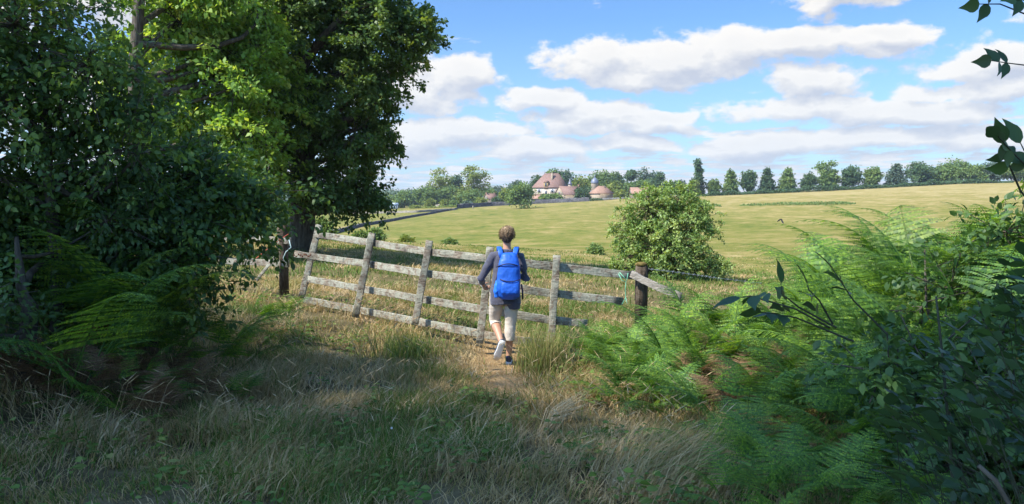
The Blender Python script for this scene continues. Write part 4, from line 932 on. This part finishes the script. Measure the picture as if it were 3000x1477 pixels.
for s_, x0 in ((-1, -.10), (1, .085)):
    P = [q0((x0*.8+.0, -.155, 1.30)), q0((x0*.95, -.13, 1.365)), q0((x0*1.08, -.07, 1.405)), q0((x0*1.15, .0, 1.412)), q0((x0*1.18, .07, 1.385)), q0((x0*1.2, .125, 1.30)), q0((x0*1.2, .135, 1.15)), q0((x0*1.35, .10, 1.0))]
    MB().tube(P, .029, 10, ref=(1, 0, 0), r2=.0095, expo=4).build('shoulder_strap', M_blue, pk, smooth=True)
MB().tube([q0((-.025, -.15, 1.335)), q0((-.02, -.14, 1.375)), q0((.01, -.135, 1.385)), q0((.04, -.14, 1.37)), q0((.045, -.15, 1.335))], .009, 8).build('haul_loop', M_zip, pk)
MB().tube([q0((.152, -.12, .98)), q0((.166, -.14, .90)), q0((.168, -.145, .80))], .010, 6, r2=.003).build('loose_strap', M_zip, pk)
MB().tube([q0((-.13, -.12, 1.12)), q0((-.15, -.11, 1.0)), q0((-.155, -.1, .9))], .008, 6, r2=.003).build('loose_strap', M_zip, pk)

# ------------------------------------------------------------ bracken
def frond_mesh(seed, L=.85, stalk=.75, lean=.5, droop=.7):
    r = np.random.default_rng(seed); n = 26; ang = PI/2-lean; P = [np.zeros(3)]; tot = stalk+L; dirs = []
    for i in range(n):
        s_ = i/n; a = ang-(max(0, s_-.30)/.7)**1.3*(ang+droop*.5); d = np.array([math.cos(a), .10*math.sin(s_*3+seed), math.sin(a)]); d /= np.linalg.norm(d); dirs.append(d); P.append(P[-1]+d*tot/n)
    P = np.array(P); dirs.append(dirs[-1]); dirs = np.array(dirs)
    pos = []; dd = []; nn = []; sz = []; sa = []; sb = []; NP = 13
    for i in range(NP):
        q = (i+.3)/NP; s_ = (stalk+L*q)/tot*n; k = int(min(s_, n-1)); f = s_-k; c = P[k]*(1-f)+P[k+1]*f; t_ = nrm(dirs[k]); side = nrm(np.cross(t_, [0, 0, 1.])); upv = np.cross(side, t_)
        pl_ = L*.50*(1-q)**.9*(.8+.2*min(1, q*6)); 
        for sg in (-1, 1):
            ax0 = nrm(side*sg+t_*(.30+.35*q)-upv*.22+r.normal(0, .06, 3)); e = c+ax0*pl_*1.0
            sa.append(c); sb.append(e-[0, 0, pl_*.10]); m_ = max(4, int(pl_/.019))
            for j in range(m_):
                u = (j+.4)/m_; pc = c+ax0*pl_*u-np.array([0, 0, 1])*pl_*.12*u*u; ll = min(.026+.020*(1-q)**3, pl_*.22)*(1-u)**.6+.005
                bt = nrm(np.cross(ax0, upv));
                for s2_ in (-1, 1):
                    dv = nrm(bt*s2_+ax0*.30-upv*.12+r.normal(0, .03, 3)); pos.append(pc); dd.append(dv); nn.append(nrm(upv+r.normal(0, .05, 3))); sz.append(ll)
    pos = np.array(pos); V, FS, k = leafset(T4, pos, np.array(dd), np.array(nn), np.array(sz), 1.15)
    tn = np.repeat(np.clip(.5+r.normal(0, .26, len(pos)), 0, 1), k)
    m = MB().tube(P, np.linspace(.0065, .0015, len(P)), 5, cap=False); sV = np.concatenate(m.V); sF = np.array(m.F)
    V2, F2 = sticks(np.array(sa), np.array(sb), np.full(len(sa), .0022), np.full(len(sa), .001))
    n0 = len(V); n1 = n0+len(sV); Vt = np.concatenate([V, sV, V2]); at = np.concatenate([tn, np.full(len(sV)+len(V2), .35)])
    quads = [f for f in FS if f.shape[1] == 4]
    return mesh_data('frond', Vt, [np.concatenate(quads+[sF+n0, F2+n1])], at)
FR = [frond_mesh(1, .85, .65, .35, .6), frond_mesh(2, .95, .55, .5, .9), frond_mesh(3, .75, .80, .2, .5), frond_mesh(4, 1.0, .45, .65, 1.1), frond_mesh(5, .7, .6, .45, .2)]
FD = []
for f in FR: f.materials.append(M_fern)
for f in FR[:3]:
    c = f.copy(); c.materials.clear(); c.materials.append(M_fernd); FD.append(c)
frng = np.random.default_rng(66)
def fern(x, y, sc_, lab, group, nf=4, az0=None, spread=6.28, dead=False, z=None, name='bracken_fern'):
    z = float(H(x, y)) if z is None else z
    root = thing(name, lab, 'fern', (x, y, z-.02), 0, group)
    for i in range(nf):
        a = frng.random()*6.28 if az0 is None else az0+(frng.random()-.5)*spread
        pool = FD if dead else FR
        o = bpy.data.objects.new('frond', pool[frng.integers(len(pool))]); C.objects.link(o); o.parent = root
        o.rotation_euler = (frng.normal(0, .12), frng.normal(0, .14), a); k = sc_*(.8+.4*frng.random()); o.scale = (k, k, k); o.location = (frng.normal(0, .05), frng.normal(0, .05), 0)
    return root
GA, GB_, GC, GD = 'sunlit bracken right of the fence', 'shaded bracken in the lower right', 'shaded bracken on the left bank', 'tall bracken at the right edge'
def where_(px, Y, sc_, lab):
    side = ('at the far left edge' if px < 120 else 'below the hornbeam' if px < 330 else 'under the hazel' if px < 560 else 'beside the old rail fence') if px < 1000 else \
        ('beside the leaning fence end' if px < 1800 else 'before the old gate post' if px < 1960 else 'below the sagging rail' if px < 2120 else 'below the round bush' if px < 2260 else 'under the elder sprigs' if px < 2420 else 'below the reed strip' if px < 2600 else 'left of the elder' if px < 2780 else 'behind the elder leaves')
    dep = 'front' if Y < 5.4 else 'second row' if Y < 6.6 else 'middle' if Y < 7.8 else 'rear' if Y < 9 else 'rearmost'
    sz = 'low' if sc_ < .5 else 'medium' if sc_ < .68 else 'tall' if sc_ < .9 else 'very tall'
    return f'{sz} {lab} {side}, {dep} of the bank'
def scatter(n, reg, sc0, lab, grp_, nf=4, **k):
    for i in range(n):
        px, Y = reg[0]+(reg[1]-reg[0])*frng.random(), reg[2]+(reg[3]-reg[2])*frng.random()
        sc_ = sc0*(.78+.44*frng.random()); fern(X(px, Y), Y, sc_, where_(px, Y, sc_, lab), grp_, nf, **k)
LA = 'bright green bracken fern'
LB = 'shaded blue-green bracken fern'
LC = 'dark shaded bracken fern'
LD = 'yellow-green bracken fern'
scatter(16, (1850, 2060, 7.6, 9.4), .60, LA, GA); scatter(30, (1950, 2500, 7.6, 9.8), .78, LA, GA); scatter(14, (1830, 2010, 6.4, 7.6), .45, LB, GB_)
scatter(12, (1730, 1900, 8.6, 9.7), .46, LA, GA); scatter(26, (2460, 3050, 7.2, 10.0), 1.0, LD, GD); scatter(20, (2480, 3050, 5.6, 7.5), .9, LD, GD); scatter(14, (3050, 3700, 5.4, 9.5), .9, LD, GD)
scatter(32, (1990, 2700, 5.4, 7.6), .60, LB, GB_); scatter(15, (2130, 3000, 4.2, 5.4), .52, LB, GB_); scatter(8, (2150, 2700, 3.6, 4.2), .40, LB, GB_)
scatter(12, (1930, 2500, 6.2, 8.2), .5, 'brown dead bracken clump', 'dead bracken under the right ferns', 5, dead=True, name='dead_bracken')
scatter(13, (-80, 560, 6.4, 8.0), .95, LC, GC); scatter(10, (380, 680, 7.2, 8.6), .58, LC, GC)
scatter(4, (120, 400, 6.8, 8), 1.05, LC, GC, az0=-.4, spread=2.4)
scatter(7, (0, 620, 5.7, 6.3), .42, LC, GC); scatter(20, (-40, 640, 5.6, 7.0), .38, 'brown dead bracken clump', 'dead bracken on the left bank', 5, dead=True, name='dead_bracken')
for px, Y, s_, lab in ((200, 5.9, 1.05, 'pale bracken fern spreading wide above the left grass, catching the light'), (300, 6.9, 1.3, 'largest arching bracken on the left, its long fronds drooping right'),
                 (830, 11.2, .42, 'small bright green fern at the foot of the old left post'), (740, 9.6, .5, 'single bright fern between the hazel and the grass'), (680, 8.0, .5, 'low yellow-green fern at the edge of the left bank'), (660, 6.6, .32, 'tiny bright fern in the grass below the left bank')):
    fern(X(px, Y), Y, s_, lab, None, 5, az0=-.3, spread=3.6)

near_shrub('bramble_shrub', 'dark broad-leaved bramble tangle among the ferns at the lower right', 2760, 5.0,
     pb([(2600,1110,70,5.0),(2720,1060,80,5.2),(2840,1170,110,4.8),(2680,1260,80,4.6),(2920,1020,90,5.2),(2800,1360,110,4.3),(2960,1250,110,4.4)]), 170, 34, 61, ls=.075, t0=(.34, .2), csig=.04, sl=.42)
near_shrub('sapling_shrub', 'leafy green sapling rising through the bracken near the right edge', 2720, 6.4,
     pb([(2780,850,60,6.4),(2880,760,60,6.5),(2950,680,60,6.6),(2700,900,50,6.2),(2900,880,70,6.2)]), 70, 34, 62, ls=.07, t0=(.5, .22), csig=.04, sl=.40)
# ------------------------------------------------------------ elder shrub at the right edge
ER = np.random.default_rng(17)
xs_ = np.linspace(0, 1, 8); wv = [0, .17, .25, .27, .24, .17, .09, 0]
tv = [(0, 0, 0)]; tf = []
for i in range(1, 7):
    jg = .015*(-1)**i; tv += [(xs_[i]+jg, wv[i], .04-.10*xs_[i]**2), (xs_[i], 0, -.10*xs_[i]**2), (xs_[i]+jg, -wv[i], .04-.10*xs_[i]**2)]
tv.append((1.08, 0, -.14))
tf += [(0, 2, 1), (0, 3, 2)]
for i in range(5):
    a = 1+3*i; c = a+3; tf += [(a, a+1, c+1, c), (a+1, a+2, c+2, c+1)]
tf += [(16, 17, 19), (17, 18, 19)]
TE = (np.array(tv), tf)
M_eld = mat('elder_bark', (.045, .050, .030), .8, .2)
er = thing('elder_shrub', 'elder shrub close by at the right edge, its dark pointed leaflets against the sky', 'shrub', (1.75, 2.45, float(H(1.75, 2.45))))
eb = np.array(er.location); em = MB(); lp, ld, ln, lz = [], [], [], []
def sprig(P, leafl=.08, pairs=2, r=.004, fac=None):
    """stem path P ending in a compound leaf with a terminal leaflet"""
    P = np.array(P, float); em.tube(P, np.linspace(r, r*.4, len(P)), 6, cap=False)
    T_ = nrm(P[-1]-P[-2]); side = nrm(np.cross(T_, [0, 0, 1.]) if fac is None else np.array(fac)); up = np.cross(side, T_)
    lp.append(P[-1]); ld.append(T_+[0, 0, -.15]); ln.append(up+ER.normal(0, .3, 3)); lz.append(leafl*(1+.2*ER.random()))
    back = 0.0
    for k in range(pairs):
        back += leafl*.55
        c = P[-1]-T_*back
        for s_ in (-1, 1):
            lp.append(c); ld.append(nrm(side*s_+T_*.45+[0, 0, -.25]+ER.normal(0, .15, 3))); ln.append(up+ER.normal(0, .35, 3)); lz.append(leafl*(.75+.3*ER.random()))
def sp(pts, **k):
    P_ = [W(a, c, Y) for a, c, Y in pts]
    if pts[0][1] < 700: P_ = [np.array([2.25, 2.6, .9]), np.array([2.05, 2.5, P_[0][2]*.5+.55])]+P_
    sprig(P_, **k)
# three sprigs against the sky
sp([(3080, 90, 2.3), (3000, 40, 2.28), (2930, 12, 2.25), (2870, 12, 2.22)], leafl=0.063, pairs=1, r=.0035, fac=(.2, .2, 1))
sp([(3080, 60, 2.3), (3020, 5, 2.25), (2975, -5, 2.2)], leafl=0.059, pairs=1, fac=(.3, .3, 1))
sp([(3080, 210, 2.3), (3010, 192, 2.28), (2960, 186, 2.25), (2905, 178, 2.22)], leafl=0.059, pairs=2, r=.003, fac=(.1, .3, 1))
sp([(3060, 640, 2.4), (2990, 560, 2.35), (2955, 480, 2.3), (2940, 420, 2.28)], leafl=0.071, pairs=2, r=.005, fac=(1, .2, .3))
sp([(3060, 560, 2.4), (3000, 480, 2.3), (2960, 440, 2.25), (2925, 400, 2.22)], leafl=0.063, pairs=2, fac=(.4, .3, -.7))
sp([(3080, 520, 2.4), (3010, 460, 2.3), (2990, 420, 2.3)], leafl=0.071, pairs=1, fac=(.7, .3, .3))
# the sprigs reaching over the ferns
for a in ([(2450, 960, 2.9), (2340, 900, 2.9), (2290, 860, 2.9), (2288, 830, 2.9)], [(2430, 960, 2.9), (2330, 905, 2.8), (2200, 868, 2.8), (2170, 872, 2.8)], [(2440, 950, 2.95), (2400, 880, 2.9), (2370, 850, 2.9), (2365, 835, 2.9)],
          [(2600, 980, 2.9), (2500, 880, 2.9), (2460, 820, 2.85), (2440, 790, 2.85)], [(2500, 1000, 2.9), (2330, 930, 2.85), (2230, 915, 2.8)]):
    sp(a, leafl=.085, pairs=2, r=.004)
for i in range(190):
    px = 2560+ER.random()*560; py = 540+ER.random()*900
    if py < 1170-(px-2560)*1.1: continue
    Y = 2.2+ER.random()*.9; b0 = W(px, py, Y); a0 = b0+np.array([.12+.25*ER.random(), .1*ER.normal(), -.20-.25*ER.random()])
    sprig([a0, a0*.5+b0*.5+[0, 0, .04], b0], leafl=.055+.025*ER.random(), pairs=2, r=.0018)
for i in range(6):
    x0 = 1.75+.5*ER.random(); y0 = 2.4+.6*ER.random(); z0 = float(H(x0, y0)); MB().tube(curve((x0, y0, z0), (x0+.12*ER.normal(), y0, z0+1.25+.3*ER.random()), (.08*ER.normal(), 0, 0), 9), np.linspace(.010, .004, 9), 7).build('stem', M_eld, er, smooth=True, off=eb)
em.build('twigs', M_eld, er, smooth=True, off=eb)
lp, ld, ln, lz = np.array(lp), nrm(np.array(ld)), nrm(np.array(ln)), np.array(lz)
V, FS, k = leafset(TE, lp, ld, ln, lz, 1.05)
mesh('leaves', V, FS, L_elder, er, att=np.repeat(np.clip(.4+ER.normal(0, .22, len(lp)), 0, 1), k), off=eb)

# ------------------------------------------------------------ grass
gr_ = np.random.default_rng(123)
def blades(x, y, h, wdt, lean, az_a, tn, mid=.5):
    n = len(x); z = H(x, y)-.01; c, s_ = np.cos(az_a), np.sin(az_a); px_, py_ = -s_*wdt/2, c*wdt/2
    # face roughly random
    fa = gr_.random(n)*PI; fx, fy = np.cos(fa)*wdt/2, np.sin(fa)*wdt/2
    def ring(hz, of, w): return np.stack([x+c*of*h-fx*w, y+s_*of*h-fy*w, z+hz*h], 1), np.stack([x+c*of*h+fx*w, y+s_*of*h+fy*w, z+hz*h], 1)
    vz = np.sqrt(np.clip(1-lean**2*.75, .06, 1))
    a, b_ = ring(0*h, 0*lean, 1.0); c1_, d_ = ring(vz*mid+.02, lean*.32, .8)
    tip = np.stack([x+c*lean*h, y+s_*lean*h, z+h*(vz*(1-.22*lean))], 1)
    V = np.stack([a, b_, d_, c1_, tip], 1).reshape(-1, 3); i0 = np.arange(n)[:, None]*5
    return V, i0+np.array([[0, 1, 2, 3]]), i0+np.array([[3, 2, 4]]), np.repeat(tn, 5)
def path_w(x, y):
    """how worn the track is"""
    cx = .0-.10*(y-9)*0+.25*np.sin(y*.35)*0; return np.exp(-((x-(-.08))/.42)**2)*ss(y, 6.8, 8.2)*(1-ss(y, 11, 13))
def sow(n, y0, y1, hgt, wdt, seed, dens_pow=1.0, margin=1.1):
    r = np.random.default_rng(seed); y = np.sqrt(r.random(n)*(y1**2-y0**2)+y0**2); x = (r.random(n)*2-1)*(.66*margin*y+1.6*(y < 16))
    # clump
    cl_ = vn(x, y, 2.6, 8); cl_ = np.clip((vn(x, y, 3.4, 8)*.6+vn(x, y, 1.3, 31)*.4-.28)*2.2, 0, 1); keep = r.random(n) < (.10+1.0*cl_)*(1-.55*path_w(x, y)); x, y = x[keep], y[keep]; n = len(x)
    gp_ = fbm(x, y, .55, 5); gp2 = fbm(x, y, 2.2, 9); pw_ = path_w(x, y)
    green = ss(gp_*.72+gp2*.28+.10*ss(y, 11, 14)+.05*ss(y, 28, 40), .50, .60)
    sun_z = ss(y-(-x*.9)*1.0, 7, 10)
    tn = np.where(r.random(n) < .06+(.55+.19*ss(y, 8, 10))*green*(1-.5*ss(-x/y, .15, .4)*(1-ss(y, 8, 10))), .10+.25*r.random(n), .44+.22*r.random(n)+.34*np.clip((fbm(x, y, 1.7, 40)-.3)*2, 0, 1))
    tn = np.where(r.random(n) < pw_*.9, .62+.2*r.random(n), tn)
    far_ = ss(y, 9, 14); tn = np.where((tn > .45) & (r.random(n) < .55*far_*green), .30+.15*r.random(n), tn)
    dry = tn > .45
    h = hgt*(.45+.9*r.random(n)**1.3)*(.35+1.25*vn(x, y, 1.9, 6))*(1-.84*pw_)*(1-.75*ss(y, 28, 74))
    lean = np.where(dry, .45+.52*r.random(n), .15+.65*r.random(n))
    az_a = 2*PI*fbm(x, y, .45, 12)*1.6+r.normal(0, 1.5, n)
    return blades(x, y, h, wdt*(.6+.8*r.random(n))*(1+.02*y), lean, az_a, np.clip(tn, 0, 1))
def join(parts):
    V = []; A = []; B_ = []; T_ = []; n = 0
    for v, q4, q3, t_ in parts: V.append(v); A.append(q4+n); B_.append(q3+n); T_.append(t_); n += len(v)
    return np.concatenate(V), [np.concatenate(A), np.concatenate(B_)], np.concatenate(T_)
V, FS, tn = join([sow(330000, 3.3, 9.0, .19, .0058, 1), sow(240000, 8.5, 16, .17, .0080, 2)])
o = mesh('grass', V, FS, M_grass, att=tn); o['kind'] = 'stuff'; tag(o, 'rough long grass, dry straw and green, around the track and fence', 'grass')
V, FS, tn = join([sow(150000, 15, 34, .13, .014, 3), sow(80000, 30, 75, .09, .03, 4)])
o = mesh('pasture_grass', V, FS, M_grass, att=tn); o['kind'] = 'stuff'; tag(o, 'shorter grass of the pasture beyond the fence', 'grass')
# low broad-leaved weeds among the grass
r = np.random.default_rng(9); n = 1500; y = np.sqrt(r.random(n)*(14**2-3.4**2)+3.4**2); x = (r.random(n)*2-1)*.68*y; k = (fbm(x, y, .8, 22) > .5) & (path_w(x, y) < .25); x, y = x[k], y[k]; n = len(x); m_ = 12; ci = np.repeat(np.arange(n), m_); a = r.random(n*m_)*2*PI
px_ = x[ci]+r.normal(0, .07, n*m_); py_ = y[ci]+r.normal(0, .07, n*m_); z = H(px_, py_)+.03+.15*r.random(n*m_)
V, FS, k = leafset(T8, np.stack([px_, py_, z], 1), np.stack([np.cos(a), np.sin(a), .1+0*a], 1), nrm(r.normal(size=(n*m_, 3))*.35+[0, 0, 1]), .03+.05*r.random(n*m_), 1.0)
o = mesh('weeds', V, FS, M_grass, att=np.repeat(np.clip(.24+r.normal(0, .09, n*m_), 0, 1), k)); o['kind'] = 'stuff'; tag(o, 'small broad green weed leaves scattered low in the grass', 'weeds')
# seed-head stalks
def stalks(n, y0, y1, seed, pxr=(0, 2100), hg=.62):
    r = np.random.default_rng(seed); y = y0+(y1-y0)*r.random(n); px = pxr[0]+(pxr[1]-pxr[0])*r.random(n); x = X(px, y); k = (path_w(x, y) < .3) & (fbm(x, y, .9, 15) > .40); x, y = x[k], y[k]; n = len(x)
    h = hg*(.55+.6*r.random(n)); a = 2*PI*r.random(n); le = .12+.40*r.random(n); z = H(x, y)
    A = np.stack([x, y, z], 1); Bp = A+np.stack([np.cos(a)*le*.35*h, np.sin(a)*le*.35*h, h*.6], 1); Cp = A+np.stack([np.cos(a)*le*h, np.sin(a)*le*h, h*.98], 1)
    D_ = Cp+nrm(Cp-Bp+np.stack([np.cos(a), np.sin(a), -.4+0*a], 1)*.12)*(.06+.06*r.random(n))[:, None]
    M1 = (Cp+D_)/2
    wv_ = np.full(n, .0010)*(1+.10*y); hw_ = .0024*(1+.08*y)
    s1_ = sticks(A, Bp, wv_, wv_*.8); s2_ = sticks(Bp, Cp, wv_*.8, wv_*.7); s3_ = sticks(Cp, M1, wv_, hw_); s4_ = sticks(M1, D_, hw_, wv_*.5)
    V = []; F_ = []; m_ = 0; T_ = []
    for q, tt_ in ((s1_, .55), (s2_, .62), (s3_, .82), (s4_, .82)): V.append(q[0]); F_.append(q[1]+m_); m_ += len(q[0]); T_.append(np.clip(tt_+np.repeat(r.normal(0, .07, n), 6), 0, 1))
    return np.concatenate(V), np.concatenate(F_), np.concatenate(T_)
sv = [stalks(900, 4.4, 9.5, 5, hg=.44), stalks(900, 9, 15, 6, (850, 1900), .42)]
o = mesh('grass_stalks', np.concatenate([sv[0][0], sv[1][0]]), [np.concatenate([sv[0][1], sv[1][1]+len(sv[0][0])])], M_grass, att=np.concatenate([sv[0][2], sv[1][2]])); o['kind'] = 'stuff'; tag(o, 'thin straw stalks with pale seed heads standing above the grass', 'grass stalks')
# tall dark tussock right of the track, and the pale fallen sheaf
def tussock(name, lab, x, y, n, h, spread, tn0, seed, az_=None, lean0=.15):
    r = np.random.default_rng(seed); xx = x+r.normal(0, spread, n); yy = y+r.normal(0, spread, n); a = (2*PI*r.random(n)) if az_ is None else az_+r.normal(0, .35, n)
    V, q4, q3, t_ = blades(xx, yy, h*(.5+.6*r.random(n)), np.full(n, .007), lean0+.4*r.random(n), a, np.clip(tn0+r.normal(0, .10, n), 0, 1))
    z = float(H(x, y)); o = mesh(name, V, [q4, q3], M_grass, att=t_, off=(x, y, z)); o.location = (x, y, z); return tag(o, lab, 'grass tuft')
tussock('grass_tussock', 'tall dark brownish grass tussock just right of the walker', X(1590, 8.7), 8.7, 900, .60, .13, .47, 1)
tussock('grass_tussock', 'pale straw sheaf fallen sideways in the shade below the right ferns', X(1600, 6.1), 6.1, 150, .50, .03, .86, 2, az_=.25, lean0=.60)
tussock('grass_tussock', 'dark grass tussock left of the track under the fence', X(1190, 9.3), 9.3, 600, .45, .2, .30, 3)
tussock('grass_tussock', 'brown flattened tussock at the bottom right beside the ferns', X(1980, 4.7), 4.7, 800, .5, .22, .62, 4, az_=.1, lean0=.5)
# daisy
dz_ = W(1152, 1335, 5.0); zz = float(H(dz_[0], 4.95)); m = MB()
for k in range(9): a = k*2*PI/9; m.add([(0, 0, 0), (.006*math.cos(a-.25), .006*math.sin(a-.25), .001), (.010*math.cos(a), .010*math.sin(a), .002), (.006*math.cos(a+.25), .006*math.sin(a+.25), .001)], [(0, 1, 2, 3)])
dr_ = thing('daisy', 'single tiny white flower low in the shaded grass near the bottom', 'flower', (dz_[0], 4.95, zz)); h_ = m.build('petals', M_white, dr_); h_.location = (0, 0, .26); h_.rotation_euler = (.9, 0, 0)
MB().tube([(0, 0, 0), (.01, 0, .14), (0, 0, .257)], .0015, 5).build('stem', M_stalk, dr_)

# ------------------------------------------------------------ haze
hm = bpy.data.materials.new('thin_haze'); hm.use_nodes = True; hn = hm.node_tree; hn.nodes.clear()
ho = hn.nodes.new('ShaderNodeOutputMaterial'); hv = hn.nodes.new('ShaderNodeVolumePrincipled'); hn.links.new(hv.outputs[0], ho.inputs['Volume'])
hv.inputs['Color'].default_value = (.80, .88, 1.0, 1); hv.inputs['Density'].default_value = .00017; hv.inputs['Anisotropy'].default_value = .3
zlo = float(GZ.min())-1; hz = MB().box((0, 0, (zlo+60)/2), (2*xs[-1]+40, 2*(ys[-1]+40), 60-zlo)).build('haze', hm); hz['kind'] = 'stuff'; tag(hz, 'thin summer haze paling the far trees and buildings', 'haze')

a = W(2868, 1365, 2.2); st_ = thing('fallen_stick', 'short pale broken stick in the dark bottom right corner', 'stick', a)
MB().tube([(0, 0, 0), (.05, 0, -.045), (.10, .01, -.12), (.13, .02, -.28)], [.006, .008, .007, .006], 7, jit=.0006, rng=np.random.default_rng(1)).build('branch', M_twig, st_, smooth=True)
